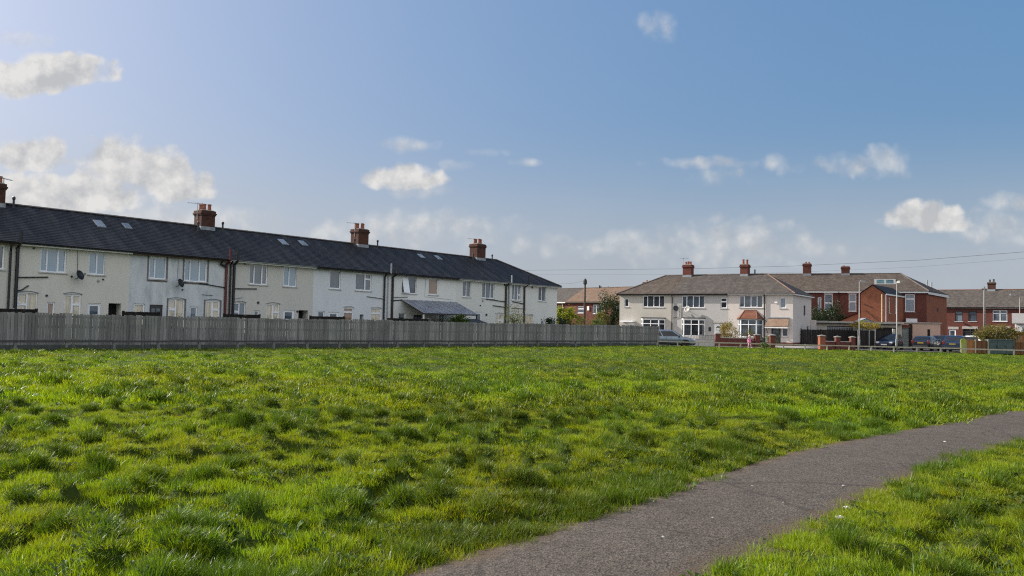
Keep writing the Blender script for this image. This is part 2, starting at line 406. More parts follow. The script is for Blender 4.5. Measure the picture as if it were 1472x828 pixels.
M = dict(
    cream=render_wall('cream_render', (.675, .645, .575), amt=.30),
    cream2=render_wall('dull_cream_render', (.60, .58, .525), amt=.34),
    grey=render_wall('stained_grey_render', (.64, .66, .67), (.24, .27, .30), .8, .15),
    white=render_wall('bluish_white_render', (.68, .70, .72), (.36, .39, .42), .4),
    white2=render_wall('white_render', (.74, .735, .705), (.42, .42, .40), .3),
    pale=render_wall('pale_cream_render', (.70, .695, .66), (.36, .36, .34), amt=.3),
    dash=render_wall('pebbledash_cream', (.45, .425, .385), (.30, .26, .22), .5, pebble=.3),
    dash2=render_wall('pebbledash_grey', (.42, .41, .40), (.26, .24, .23), .5, pebble=.3),
    dash3=render_wall('pebbledash_pink', (.58, .53, .50), (.34, .3, .28), .4, pebble=.3),
    pink=render_wall('pink_render', (.52, .36, .29), (.3, .2, .16), .5),
    stone=render_wall('stone_block', (.42, .37, .30), (.2, .17, .14), .6),
    red=brick('red_brick', (.203, .047, .033), (.156, .035, .027), (.140, .094, .078), soot=.5),
    orange=brick('orange_brick', (.381, .108, .049), (.298, .075, .037), (.265, .166, .116), soot=.3),
    chim=brick('chimney_brick', (.136, .046, .030), (.081, .028, .021), (.099, .068, .056), soot=.85),
    slate=roofing('slate', (.023, .024, .030), (.015, .016, .021), (.085, .08, .078), w=.25, h=.2, amt=.75, rough=.65),
    brown=roofing('brown_tile', (.106, .078, .064), (.080, .059, .050), (.170, .144, .119), lichen=(.170, .149, .111), amt=.4),
    grey_tile=roofing('grey_tile', (.098, .081, .073), (.074, .063, .058), (.153, .136, .119), lichen=(.162, .146, .123), amt=.4),
    rust=roofing('rust_tile', (.21, .13, .088), (.165, .10, .07), (.26, .20, .15), lichen=(.25, .20, .14), amt=.3),
    terra=roofing('terracotta_tile', (.23, .092, .055), (.18, .070, .043), (.3, .16, .11), amt=.3),
    ptile=roofing('porch_tile', (.30, .20, .14), (.23, .15, .11), (.4, .32, .24), amt=.4, h=.17),
    ridge=plain('ridge_tile', (.10, .085, .08), .85, .3, 6),
    ridge_t=plain('terracotta_ridge', (.17, .078, .052), .85, .3, 6),
    hiptile=plain('mottled_hip_tile', (.16, .095, .068), .9, .55, 7),
    upvc=plain('white_upvc', (.82, .83, .86), .3, .05, 3),
    wood_white=plain('white_painted_wood', (.66, .66, .65), .5, .12, 6),
    dkframe=plain('dark_frame', (.03, .03, .035), .4, .2),
    sill=plain('stone_sill', (.45, .44, .42), .85, .2, 8),
    black=plain('shadow_bar_black', (.014, .014, .016), .4, .3),
    redpipe=plain('dark_red_pipe', (.10, .016, .018), .45, .3),
    greypipe=plain('grey_pipe', (.30, .32, .34), .5, .2),
    lead=plain('lead_flashing', (.24, .26, .29), .5, .25, 5),
    pot=plain('clay_pot', (.26, .095, .06), .85, .35, 7),
    concrete=plain('concrete', (.36, .34, .31), .9, .22, 5, bmp=.2),
    capstone=plain('cap_stone', (.20, .18, .16), .9, .25, 6),
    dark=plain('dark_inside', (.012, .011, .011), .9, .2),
    steel=plain('galvanised_steel', (.42, .43, .44), .45, .15, 8, metal=.6),
    whitemetal=plain('pale_painted_metal', (.25, .24, .23), .45, .1, 5),
    g_dark=glass('dark_glass', (.022, .026, .032)),
    g_mid=glass('blueish_glass', (.07, .09, .115)),
    g_net=glass('net_curtain_glass', (.17, .21, .25), .3),
    g_blind=glass('blind_glass', (.24, .33, .41), .10),
    g_lace=glass('lace_glass', (.13, .15, .175), .5),
    g_warm=glass('warm_reflection_glass', (.60, .53, .40), .5, spec=1.0),  # reflection of the sunlit fence put into the pane colour
    g_orange=glass('orange_curtain_glass', (.30, .20, .135), .3),
    car_glass=glass('car_glass', (.012, .016, .022), 0, .05, .5),
    tyre=plain('tyre_rubber', (.012, .012, .012), .85, .2),
    alloy=plain('alloy_rim', (.55, .56, .58), .3, .1, metal=.8),
    rubber=plain('black_trim', (.015, .015, .016), .6, .2),
    lamp_glass=plain('lamp_lens', (.62, .64, .66), .12, .1, spec=.8),
    tail=plain('tail_lens', (.12, .008, .008), .15, .1, spec=.8),
    plate_y=plain('yellow_plate', (.22, .17, .03), .4, .03),
    plate_w=plain('white_plate', (.70, .70, .68), .4, .03),
    leaf_dark=foliage('dark_leaf', (.020, .036, .016), .2),
    leaf_mid=foliage('mid_leaf', (.06, .095, .022), .4),
    leaf_lime=foliage('yellow_green_leaf', (.21, .23, .035), .45),
    leaf_olive=foliage('olive_leaf', (.105, .105, .034), .4),
    leaf_tan=foliage('dry_hedge_leaf', (.15, .12, .052), .35),
    leaf_gold=foliage('golden_leaf', (.27, .19, .055), .4),
    blossom=foliage('pale_blossom', (.34, .30, .13), .4),
    bark=plain('bark', (.075, .055, .04), .95, .35, 12, bmp=.4, bsc=25),
)
def car_paint(name, c, metal=.3, rough=.28):
    m, nt, N, L, b = mk(name)
    t = N.new('ShaderNodeTexCoord').outputs['Object']
    L.new(ramp(N, L, noise_node(N, L, t, 2.5, 5), [(.35, sc(c, .82)), (.65, sc(c, 1.1))]), b.inputs['Base Color'])
    setc(b, Roughness=rough, Metallic=metal, Coat_Weight=.8, Coat_Roughness=.05)
    return m

def wood(name, c, island=.45, grain=14, rough=.85, algae=None):
    m, nt, N, L, b = mk(name)
    t = N.new('ShaderNodeTexCoord'); ob = t.outputs['Object']
    g = N.new('ShaderNodeNewGeometry')
    n = noise_node(N, L, ob, grain, 5, .7, (1, 1, .08))
    col = ramp(N, L, n, [(.3, sc(c, .66)), (.7, sc(c, 1.25))])
    v = ramp(N, L, g.outputs['Random Per Island'], [(0, (1 - island,) * 3), (1, (1.0,) * 3)])
    col = mixc(N, L, col, v, 1.0, 'MULTIPLY')
    n2 = noise_node(N, L, ob, .5, 5, .65)
    if algae: col = mixc(N, L, col, algae, ramp(N, L, n2, [(.5, (0, 0, 0)), (.72, (.7,) * 3)]))
    L.new(col, b.inputs['Base Color']); setc(b, Roughness=rough, Specular_IOR_Level=.2)
    bump(N, L, b, n, .3, .006)
    return m
M['board'] = wood('weathered_board', (.265, .26, .25), .5, algae=(.16, .175, .15))
M['dampshade'] = wood('damp_shade_board', (.10, .105, .10), .35, algae=(.05, .065, .035))  # damp wood, with the shade below the knee rail put into its colour
M['postwood'] = wood('old_post', (.20, .20, .19), .3)
M['railwood'] = wood('pale_rail', (.46, .42, .33), .3)
M['shaderail'] = wood('shade_dark_rail', (.085, .085, .082), .3)  # rail wood with the fence's shade put into its colour
M['yardwood'] = wood('dark_stained_board', (.030, .026, .025), .4)
M['brownwood'] = wood('brown_board', (.17, .085, .042), .4)
M['orangewood'] = wood('orange_board', (.36, .165, .06), .3)

# ------------------------------------------------------------------ ground
FA = np.array([-22.0, 33.9]); FD = np.array([.7281, .6854]); FN = np.array([-.6854, .7281])   # fence foot line
RAIL = [(12.6, 64.2), (15.3, 63.4), (22.0, 62.4), (30.5, 61.0), (37.2, 58.9), (47.0, 55.4), (60.0, 50.5)]
def field_limit(x):
    # y of the far edge of the grass at this x
    fy = FA[1] + (x - FA[0]) * FD[1] / FD[0]
    ry = np.interp(x, [p[0] for p in RAIL], [p[1] for p in RAIL])
    return np.where(x < 12.6, fy, ry + .9)
PL = [(-6.6, -1.6), (-3.4, 1.75), (-.48, 4.79), (-.17, 5.21), (.2, 5.71), (.75, 6.42), (1.5, 7.57), (1.92, 7.95), (2.96, 9.29), (4.07, 10.5), (5.85, 12.12), (7.81, 13.95), (10.32, 16.14), (14.2, 19.3), (20.5, 23.8), (32, 31)]
PR = [(-5.5, -2.2), (-2.2, 1.25), (1.23, 4.91), (1.79, 5.6), (2.5, 6.45), (3.48, 7.62), (4.76, 9.05), (5.9, 10.07), (7.1, 11.11), (8.7, 12.5), (11.4, 14.7), (15.1, 17.75), (21.3, 22.3), (32.8, 29.5)]
def resample(P, n):
    P = np.array(P, float); d = np.r_[0, np.cumsum(np.hypot(*np.diff(P, axis=0).T))]
    t = np.linspace(0, d[-1], n)
    q = np.stack([np.interp(t, d, P[:, 0]), np.interp(t, d, P[:, 1])], 1)
    k = np.array([1, 2, 3, 2, 1.]) / 9
    for _ in range(3):
        e = np.pad(q, ((2, 2), (0, 0)), 'edge'); z = sum(k[i] * e[i:i + n] for i in range(5)); z[0], z[-1] = q[0], q[-1]; q = z
    return q
PLs, PRs = resample(PL, 90), resample(PR, 90)
PATHPOLY = np.r_[PLs, PRs[::-1]]
def poly_sd(x, y, poly):
    # signed distance to a polygon, negative inside
    n = len(poly); best = np.full(x.shape, 1e9); ins = np.zeros(x.shape, bool)
    for i in range(n):
        ax, ay = poly[i]; bx, by = poly[(i + 1) % n]
        dx, dy = bx - ax, by - ay; l = dx * dx + dy * dy + 1e-12
        t = np.clip(((x - ax) * dx + (y - ay) * dy) / l, 0, 1)
        best = np.minimum(best, (x - ax - t * dx) ** 2 + (y - ay - t * dy) ** 2)
        c = ((ay > y) != (by > y)) & (x < (bx - ax) * (y - ay) / (by - ay + 1e-12) + ax)
        ins ^= c
    return np.where(ins, -np.sqrt(best), np.sqrt(best))
def path_sd(x, y):
    sd = np.full(x.shape, 9.0)
    near = (y < 33) & (x > -9) & (x < 35)
    if near.any(): sd[near] = poly_sd(x[near], y[near], PATHPOLY)
    return sd
def vnoise(x, y, seed):
    xi, yi = np.floor(x).astype(np.int64), np.floor(y).astype(np.int64)
    fx, fy = x - xi, y - yi
    fx = fx * fx * (3 - 2 * fx); fy = fy * fy * (3 - 2 * fy)
    def h(a, b):
        k = (a * 374761393 + b * 668265263 + seed * 982451653) & 0xffffffff
        k = ((k ^ (k >> 13)) * 1274126177) & 0xffffffff
        return ((k ^ (k >> 16)) & 0xffff) / 65535.0
    return (h(xi, yi) * (1 - fx) + h(xi + 1, yi) * fx) * (1 - fy) + (h(xi, yi + 1) * (1 - fx) + h(xi + 1, yi + 1) * fx) * fy
def smooth(a, b, x):
    t = np.clip((x - a) / (b - a), 0, 1); return t * t * (3 - 2 * t)
def hash2(a, b, seed):
    k = (a * 374761393 + b * 668265263 + seed * 982451653) & 0xffffffff
    k = ((k ^ (k >> 13)) * 1274126177) & 0xffffffff
    return ((k ^ (k >> 16)) & 0xffff) / 65535.0
def tussock(x, y, cell=.40):
    # 1 on the coarse clumps of the field, 0 on the plain sward: single clumps, some grown together
    best = np.zeros(x.shape); ci, cj = np.floor(x / cell).astype(np.int64), np.floor(y / cell).astype(np.int64)
    left = (y - x * .95) > 5                      # the field left of the path is rougher
    for di in (-1, 0, 1):
        for dj in (-1, 0, 1):
            i, j = ci + di, cj + dj
            cx, cy = (i + .1 + .8 * hash2(i, j, 1)) * cell, (j + .1 + .8 * hash2(i, j, 2)) * cell
            dense = vnoise(cx / 3.0, cy / 3.0, 8)
            on = hash2(i, j, 3) < np.where(left, .18 + .62 * dense, .14 + .45 * dense)
            r = (.06 + .13 * hash2(i, j, 4) ** 1.7) * np.where(left, 1.0, .85); k = hash2(i, j, 5)
            ex, ey = (x - cx) / r * (.8 + .5 * k), (y - cy) / r * (1.3 - .5 * k)
            best = np.maximum(best, np.where(on, np.clip(1.35 - (ex * ex + ey * ey), 0, 1) * (.55 + .45 * hash2(i, j, 6)), 0))
    return best
def height(x, y, sd=None):
    if sd is None: sd = path_sd(x, y)
    h = .10 * (vnoise(x / 3.1, y / 3.1, 1) - .5) + .08 * (vnoise(x / .8, y / .8, 2) - .5) + .13 * (smooth(.2, .8, vnoise(x / .21, y / .21, 9)) - .5) + .115 * tussock(x, y)
    w = smooth(.0, .9, sd)
    edge = smooth(0.15, 1.2, field_limit(x) - y)
    return h * w * edge * (1 - .3 * smooth(20, 40, y)) + .02 * w - .17 * smooth(14, 30, y) - .035 * (1 - smooth(-.05, .12, sd))

def mesh_np(name, V, F, mat, kind=None, smooth_=True):
    me = bpy.data.meshes.new(name); me.from_pydata(V.tolist(), [], F.tolist()); me.materials.append(mat)
    if smooth_: me.polygons.foreach_set('use_smooth', [True] * len(me.polygons))
    o = bpy.data.objects.new(name, me); COL.objects.link(o)
    if kind: o['kind'] = kind
    return o

def mat_soil():
    m, nt, N, L, b = mk('field_soil')
    t = N.new('ShaderNodeTexCoord').outputs['Object']
    n = noise_node(N, L, t, 9, 6, .7); n2 = noise_node(N, L, t, .35, 4)
    a = ramp(N, L, n, [(.3, (.020, .036, .005)), (.55, (.038, .064, .008)), (.75, (.060, .085, .012))])
    c = mixc(N, L, a, (.05, .05, .018), ramp(N, L, n2, [(.45, (0, 0, 0)), (.7, (.5,) * 3)]))
    at = N.new('ShaderNodeAttribute'); at.attribute_name = 'sandy'      # bare trodden earth along the path
    c = mixc(N, L, c, ramp(N, L, n, [(.3, (.10, .072, .045)), (.7, (.19, .14, .09))]), at.outputs['Fac'])
    L.new(c, b.inputs['Base Color']); setc(b, Roughness=.95, Specular_IOR_Level=.1)
    bump(N, L, b, n, .8, .05); return m
M['soil'] = mat_soil()

# polar-spaced sheet: fine underfoot, coarser far off
rows = np.geomspace(2.2, 78, 460); cols = np.linspace(-1.02, 1.02, 560)
gx = rows[:, None] * np.tan(cols * .82)[None, :] * 1.0; gy = np.repeat(rows[:, None], len(cols), 1)
gz = height(gx.ravel(), gy.ravel())
V = np.stack([gx.ravel(), gy.ravel(), gz], 1)
ii = np.arange(len(rows) * len(cols)).reshape(len(rows), len(cols))
F = np.stack([ii[:-1, :-1], ii[:-1, 1:], ii[1:, 1:], ii[1:, :-1]], -1).reshape(-1, 4)
keep = (V[F].mean(1)[:, 1] < field_limit(V[F].mean(1)[:, 0]) + .25)
fo = mesh_np('field', V, F[keep], M['soil'], 'structure')
sd_ = path_sd(V[:, 0], V[:, 1]); sand = (1 - smooth(.04, .26, sd_ + .25 * (vnoise(V[:, 0] / .3, V[:, 1] / .3, 91) - .5)))
at = fo.data.attributes.new('sandy', 'FLOAT', 'POINT'); at.data.foreach_set('value', sand)

def sheet(name, pts, z, mat):
    b = MB(); b.poly([(x, y, z) for x, y in pts]); o = b.build(name, mat); o['kind'] = 'structure'; return o
rl = [(x, y + .9) for x, y in RAIL]
sheet('grass_margin', [(-120, -60), (90, -60), (90, 40), (60, 51.4)] + rl[::-1][1:] + [(12.0, 66.2), (-10, 110), (-120, 110)], -.075, M['soil'])
M['farland'] = plain('far_land', (.10, .10, .07), .95, .3, .05)
sheet('ground', [(-900, -900), (900, -900), (900, 1400), (-900, 1400)], -.235, M['farland'])

def mat_asphalt(name, c, speck=.5, brown=None):
    m, nt, N, L, b = mk(name)
    t = N.new('ShaderNodeTexCoord'); ob = t.outputs['Object']; uv = t.outputs['UV']
    fine = noise_node(N, L, ob, 95, 3, .75); mid = noise_node(N, L, ob, 4.5, 5, .6); big = noise_node(N, L, ob, .5, 4)
    vor = N.new('ShaderNodeTexVoronoi'); vor.inputs['Scale'].default_value = 75; L.new(ob, vor.inputs['Vector'])
    col = ramp(N, L, vor.outputs['Color'], [(.15, sc(c, .45)), (.5, c), (.8, sc(c, 1.35)), (.97, sc(c, 2.0))])
    col = mixc(N, L, col, ramp(N, L, mid, [(.3, (.76,) * 3), (.7, (1.0,) * 3)]), 1.0, 'MULTIPLY')
    col = mixc(N, L, col, ramp(N, L, big, [(.3, (.86, .84, .82)), (.7, (1.0, 1.0, 1.0))]), 1.0, 'MULTIPLY')
    if brown:
        # hairline cracks and damp stains
        cv = N.new('ShaderNodeTexVoronoi'); cv.feature = 'DISTANCE_TO_EDGE'; cv.inputs['Scale'].default_value = .55
        wn = N.new('ShaderNodeTexNoise'); wn.inputs['Scale'].default_value = 2.5; wn.inputs['Detail'].default_value = 6; L.new(ob, wn.inputs['Vector'])
        wm = N.new('ShaderNodeMix'); wm.data_type = 'RGBA'; wm.inputs['Factor'].default_value = .16; L.new(ob, wm.inputs['A']); L.new(wn.outputs[1], wm.inputs['B']); L.new(wm.outputs['Result'], cv.inputs['Vector'])
        col = mixc(N, L, col, (.03, .026, .022), ramp(N, L, cv.outputs['Distance'], [(.0, (.55,) * 3), (.012, (0, 0, 0))]))
        col = mixc(N, L, col, sc(c, .55), ramp(N, L, noise_node(N, L, ob, 1.3, 7, .7), [(.56, (0, 0, 0)), (.70, (.55,) * 3)]))
        # grit and soil trodden in from the verges: u runs 0..1 across the path
        sp = N.new('ShaderNodeSeparateXYZ'); L.new(uv, sp.inputs[0])
        ab = N.new('ShaderNodeMath'); ab.operation = 'MULTIPLY_ADD'; L.new(sp.outputs[0], ab.inputs[0]); ab.inputs[1].default_value = 2; ab.inputs[2].default_value = -1
        aa = N.new('ShaderNodeMath'); aa.operation = 'ABSOLUTE'; L.new(ab.outputs[0], aa.inputs[0])
        ad = N.new('ShaderNodeMath'); ad.operation = 'ADD'; L.new(aa.outputs[0], ad.inputs[0])
        n4 = noise_node(N, L, ob, 2.4, 6, .7)
        ml = N.new('ShaderNodeMath'); ml.operation = 'MULTIPLY_ADD'; L.new(n4, ml.inputs[0]); ml.inputs[1].default_value = .9; ml.inputs[2].default_value = -.45
        L.new(ml.outputs[0], ad.inputs[1])
        col = mixc(N, L, col, brown, ramp(N, L, ad.outputs[0], [(.62, (0, 0, 0)), (.98, (.8,) * 3)]))
    L.new(col, b.inputs['Base Color']); setc(b, Roughness=.9, Specular_IOR_Level=.25)
    bump(N, L, b, vor.outputs['Distance'], .55, .008); return m
M['path'] = mat_asphalt('path_tarmac', (.097, .081, .068), brown=(.11, .074, .044))
M['road'] = mat_asphalt('road_tarmac', (.075, .072, .07))
M['paving'] = plain('paving', (.27, .25, .23), .9, .2, 3)

nw = 9; n = len(PLs)
me = bpy.data.meshes.new('path'); vs = []; uvv = []
for i in range(n):
    for j in range(nw):
        t = j / (nw - 1); p = PLs[i] * (1 - t) + PRs[i] * t
        out = PLs[i] * (1 - (t - .5) * 1.16 - .5) + PRs[i] * ((t - .5) * 1.16 + .5)
        vs.append((out[0], out[1], .004 + .02 * (1 - (2 * t - 1) ** 2) - .012 * (abs(2 * t - 1) > .98))); uvv.append((t, i * .2))
fs = [(i * nw + j, i * nw + j + 1, (i + 1) * nw + j + 1, (i + 1) * nw + j) for i in range(n - 1) for j in range(nw - 1)]
me.from_pydata(vs, [], fs); me.materials.append(M['path'])
ul = me.uv_layers.new(name='UVMap').data
for p in me.polygons:
    for li in p.loop_indices: ul[li].uv = uvv[me.loops[li].vertex_index]
me.polygons.foreach_set('use_smooth', [True] * len(me.polygons))
po = bpy.data.objects.new('path', me); COL.objects.link(po); po['kind'] = 'structure'

# road beyond the rail, with a kerb and pavement on the house side
road_near = [(x, y + 1.5) for x, y in RAIL]
sheet('road', [(12.0, 66.6)] + road_near + [(75, 46), (130, 60), (120, 150), (56, 150), (34.5, 84.5), (31.0, 77.5), (24.5, 69.2), (13.2, 70.0), (8, 72), (6, 74)], -.205, M['road'])
b = MB(); b.slab([(7.5, 73.0, -.2), (13.2, 70.0, -.2), (24.5, 69.2, -.2), (31.0, 77.5, -.2), (34.5, 84.5, -.2), (30.0, 96, -.2), (10, 100, -.2), (0, 90, -.2)], (0, 0, .10)); o = b.build('pavement', M['paving']); o['kind'] = 'structure'
b = MB()
for (x0, y0), (x1, y1) in zip([(7.5, 73.0), (13.2, 70.0), (24.5, 69.2), (31.0, 77.5)], [(13.2, 70.0), (24.5, 69.2), (31.0, 77.5), (34.5, 84.5)]):
    d = Vector((x1 - x0, y1 - y0)); l = d.length; d /= l
    b.fbox((x0, y0, d.x, d.y), 0, l, -.14, -.004, -.22, -.085)
o = b.build('kerb', M['concrete']); o['kind'] = 'structure'
# bank down to the road
b = MB()
for (x0, y0), (x1, y1) in zip(RAIL[:-1], RAIL[1:]):
    b.add([(x0, y0 + .85, -.01), (x1, y1 + .85, -.01), (x1, y1 + 1.7, -.2), (x0, y0 + 1.7, -.2)], [(0, 1, 2, 3)])
o = b.build('verge', M['soil']); o['kind'] = 'structure'

# ------------------------------------------------------------------ grass
def tuft(name, nb, spread, lmin, lmax, wid, droop, rg, mat, segs=3, lean=.35):
    V = []; F = []
    for _ in range(nb):
        a = rg.uniform(0, 6.283); r = spread * math.sqrt(rg.random())
        x, y = r * math.cos(a), r * math.sin(a)
        L_ = rg.uniform(lmin, lmax); w = wid * rg.uniform(.7, 1.3)
        da = a + rg.gauss(0, .9); tilt = abs(rg.gauss(0, lean)) + .15 * r / spread
        az = rg.uniform(0, 6.283); sx, sy = math.cos(az) * w / 2, math.sin(az) * w / 2
        px, py, pz = x, y, -.012; k0 = len(V)
        for k in range(segs + 1):
            t = k / segs; ww = 1 - t * .85
            if k == segs: V.append((px, py, pz))
            else: V += [(px - sx * ww, py - sy * ww, pz), (px + sx * ww, py + sy * ww, pz)]
            th = tilt + droop * t * t * rg.uniform(.6, 1.4)
            st = L_ / segs
            px += math.cos(da) * math.sin(th) * st; py += math.sin(da) * math.sin(th) * st; pz += math.cos(th) * st
        for k in range(segs - 1): F.append((k0 + 2 * k, k0 + 2 * k + 1, k0 + 2 * k + 3, k0 + 2 * k + 2))
        F.append((k0 + 2 * segs - 2, k0 + 2 * segs - 1, k0 + 2 * segs))
    me = bpy.data.meshes.new(name); me.from_pydata(V, [], F); me.materials.append(mat)
    return bpy.data.objects.new(name, me)
def weed(name, nl, rg, mat, size=.05):
    V = []; F = []
    for _ in range(nl):
        a = rg.uniform(0, 6.283); L_ = size * rg.uniform(.7, 1.6); w = L_ * rg.uniform(.22, .38); h = rg.uniform(.15, .9); r0_ = rg.uniform(0, .035)
        d = (math.cos(a), math.sin(a)); p = (-d[1], d[0]); k0 = len(V); cx, cy = rg.uniform(-.06, .06), rg.uniform(-.06, .06)
        for k, (t, ww) in enumerate(((0, .15), (.3, .8), (.6, 1), (.85, .6), (1, .05))):
            rr_ = r0_ + L_ * t * (1.15 - h * .4); z = .01 + L_ * (h * t * 1.5 - .9 * h * t * t); wv = w * ww * (1 + .3 * rg.uniform(-1, 1))
            V += [(cx + d[0] * rr_ - p[0] * wv, cy + d[1] * rr_ - p[1] * wv, z + wv * .35), (cx + d[0] * rr_, cy + d[1] * rr_, z), (cx + d[0] * rr_ + p[0] * wv, cy + d[1] * rr_ + p[1] * wv, z + wv * .35)]
        for k in range(4):
            for j in range(2): F.append((k0 + 3 * k + j, k0 + 3 * k + j + 1, k0 + 3 * k + 4 + j, k0 + 3 * k + 3 + j))
    me = bpy.data.meshes.new(name); me.from_pydata(V, [], F); me.materials.append(mat)
    return bpy.data.objects.new(name, me)

M['grass'] = foliage('grass_blade', (.212, .262, .012), .37, .3, spec=.25, rough=.5, tinted=True)
M['coarse'] = foliage('coarse_grass_blade', (.098, .152, .012), .30, .3, spec=.3, rough=.45, tinted=True)
M['weed'] = foliage('weed_leaf', (.060, .095, .022), .30, .3, spec=.2, rough=.55, tinted=True)
M['straw'] = foliage('dry_blade', (.30, .25, .13), .35, .3, spec=.2, tinted=True)
rg = random.Random(11)
lib = bpy.data.collections.new('grass_tufts')
protos = [tuft('grass_tuft_%d' % i, *a, rg, mt) for i, (a, mt) in enumerate([
    ((46, .085, .035, .075, .0052, .8), M['grass']), ((46, .085, .04, .085, .0050, .9), M['grass']), ((42, .09, .03, .07, .0056, .7), M['grass']),
    ((60, .075, .06, .125, .0058, 1.2), M['coarse']), ((56, .07, .07, .135, .0062, 1.5), M['coarse']),
    ((26, .17, .05, .10, .014, .9, ), M['grass']), ((26, .17, .05, .11, .014, 1.0), M['grass']),
    ((30, .14, .07, .13, .014, 1.3), M['coarse'])])]
protos.append(weed('grass_tuft_8', 16, rg, M['weed'], .026)); protos.append(weed('grass_tuft_9', 12, rg, M['weed'], .042))
protos.append(tuft('grass_tuft_a', 9, .08, .05, .13, .0045, 1.6, rg, M['straw'], 3, .8))
for p in protos: lib.objects.link(p)

def scatter(name, P, scl, rot, idx, tint):
    me = bpy.data.meshes.new(name); me.from_pydata(P.tolist(), [], [])
    for nm, ty, d in (('scl', 'FLOAT_VECTOR', scl), ('rot', 'FLOAT_VECTOR', rot), ('idx', 'INT', idx)):
        a = me.attributes.new(nm, ty, 'POINT')
        a.data.foreach_set('vector' if ty == 'FLOAT_VECTOR' else 'value', np.ascontiguousarray(d).ravel())
    a = me.attributes.new('tint', 'FLOAT_COLOR', 'POINT'); a.data.foreach_set('color', np.c_[tint, np.ones(len(tint))].ravel())
    o = bpy.data.objects.new(name, me); COL.objects.link(o)
    g = bpy.data.node_groups.new(name, 'GeometryNodeTree')
    g.interface.new_socket('Geometry', in_out='INPUT', socket_type='NodeSocketGeometry')
    g.interface.new_socket('Geometry', in_out='OUTPUT', socket_type='NodeSocketGeometry')
    N, L = g.nodes, g.links
    gi, go = N.new('NodeGroupInput'), N.new('NodeGroupOutput')
    ip = N.new('GeometryNodeInstanceOnPoints'); ci = N.new('GeometryNodeCollectionInfo')
    ci.inputs['Collection'].default_value = lib; ci.inputs['Separate Children'].default_value = True; ci.inputs['Reset Children'].default_value = True
    ip.inputs['Pick Instance'].default_value = True
    L.new(gi.outputs[0], ip.inputs['Points']); L.new(ci.outputs[0], ip.inputs['Instance'])
    for nm, ty, sk in (('idx', 'INT', 'Instance Index'), ('rot', 'FLOAT_VECTOR', 'Rotation'), ('scl', 'FLOAT_VECTOR', 'Scale')):
        a = N.new('GeometryNodeInputNamedAttribute'); a.data_type = ty; a.inputs['Name'].default_value = nm
        L.new(next(x for x in a.outputs if x.enabled and x.name == 'Attribute'), ip.inputs[sk])
    L.new(ip.outputs[0], go.inputs[0])
    md = o.modifiers.new('scatter', 'NODES'); md.node_group = g
    return tag(o, kind='stuff')

GR = np.random.default_rng(5)
def pick(weights, n):
    k, w = zip(*weights); w = np.array(w, float); return GR.choice(k, n, p=w / w.sum())
def sward(bands):
    out = []
    for y0, y1, dens, big in bands:
        area = .80 * (y1 ** 2 - y0 ** 2) + 2.0 * (y1 - y0)
        n = int(area * dens)
        y = np.sqrt(GR.uniform(0, 1, n) * (y1 ** 2 - y0 ** 2) + y0 ** 2); x = GR.uniform(-1, 1, n) * (.80 * y + 1.0)
        sd = path_sd(x, y); ok = (sd > -.07 + .32 * (vnoise(x / .38, y / .38, 21) - .5)) & (y < field_limit(x) - .05)
        if y1 > 30: ok &= (x < 45)
        gs = .27 if big else .13
        ok &= ~((tussock(x, y) < .12) & (vnoise(x / gs, y / gs, 81) * .65 + vnoise(x / gs * 2.3, y / gs * 2.3, 83) * .35 < .445) & (GR.random(n) < .80))
        x, y, sd = x[ok], y[ok], sd[ok]; n = len(x)
        T = tussock(x, y); edge = (sd < .75) & ((y - x * .95) > 4.2)
        T = np.where(edge, np.maximum(T, smooth(.45, .75, vnoise(x / .3, y / .3, 31)) * .9), T)
        z = height(x, y, sd)
        tilt_ = np.where(T > .3, .24, .17)
        if big: idx = np.where(GR.random(n) < T, 7, pick([(5, 1), (6, 1)], n))
        else: idx = np.where(GR.random(n) < T * .85, pick([(3, 1), (4, 1)], n), pick([(0, 3), (1, 3), (2, 3), (10, .5)], n))
        wd = vnoise(x / 1.1, y / 1.1, 41) * .6 + vnoise(x / .3, y / .3, 43) * .4
        near_path = np.exp(-np.maximum(sd, 0) / 1.3)
        wp = np.clip((wd - .58) * 2.0 + .35 * near_path, .01, .6) * (.10 if big else .42)
        idx = np.where(GR.random(n) < wp, pick([(8, 2), (9, 1)], n), idx)
        lush = vnoise(x / 1.7, y / 1.7, 51); dry = vnoise(x / 4.5, y / 4.5, 61)
        ls = .26 if big else .12
        lump = vnoise(x / ls, y / ls, 71)
        s_h = .86 * (.75 + .5 * lush) * GR.uniform(.75, 1.25, n) * (.45 + 1.1 * lump) * np.where(edge, .75 + .9 * vnoise(x / .33, y / .33, 33), 1.0)
        s_w = GR.uniform(.85, 1.25, n) * (1.25 if big else 1.0)
        if big == 2: s_w *= 1.3
        s_h *= np.where(T > .25, 1.0, 1 - .35 * smooth(14, 30, y))
        tint = np.stack([0.92 + .12 * dry + GR.normal(0, .07, n), .90 + .22 * lush + GR.normal(0, .05, n), .9 + .2 * GR.random(n)], 1)
        tint *= (1 - .12 * T)[:, None]
        out.append((np.stack([x, y, z], 1), np.stack([s_w, s_w, s_h], 1), np.stack([GR.normal(0, 1, n) * tilt_, GR.normal(0, 1, n) * tilt_, GR.uniform(0, 6.283, n)], 1), idx, np.clip(tint, .3, 1.6)))
    return [np.concatenate(k) for k in zip(*out)]
P_, S_, R_, I_, T_ = sward([(2.6, 7.5, 560, 0), (7.5, 13, 400, 0), (13, 22, 230, 1), (22, 38, 110, 1), (38, 66.5, 50, 2)])
scatter('grass', P_, S_, R_, I_, T_)
print('grass tufts', len(P_))

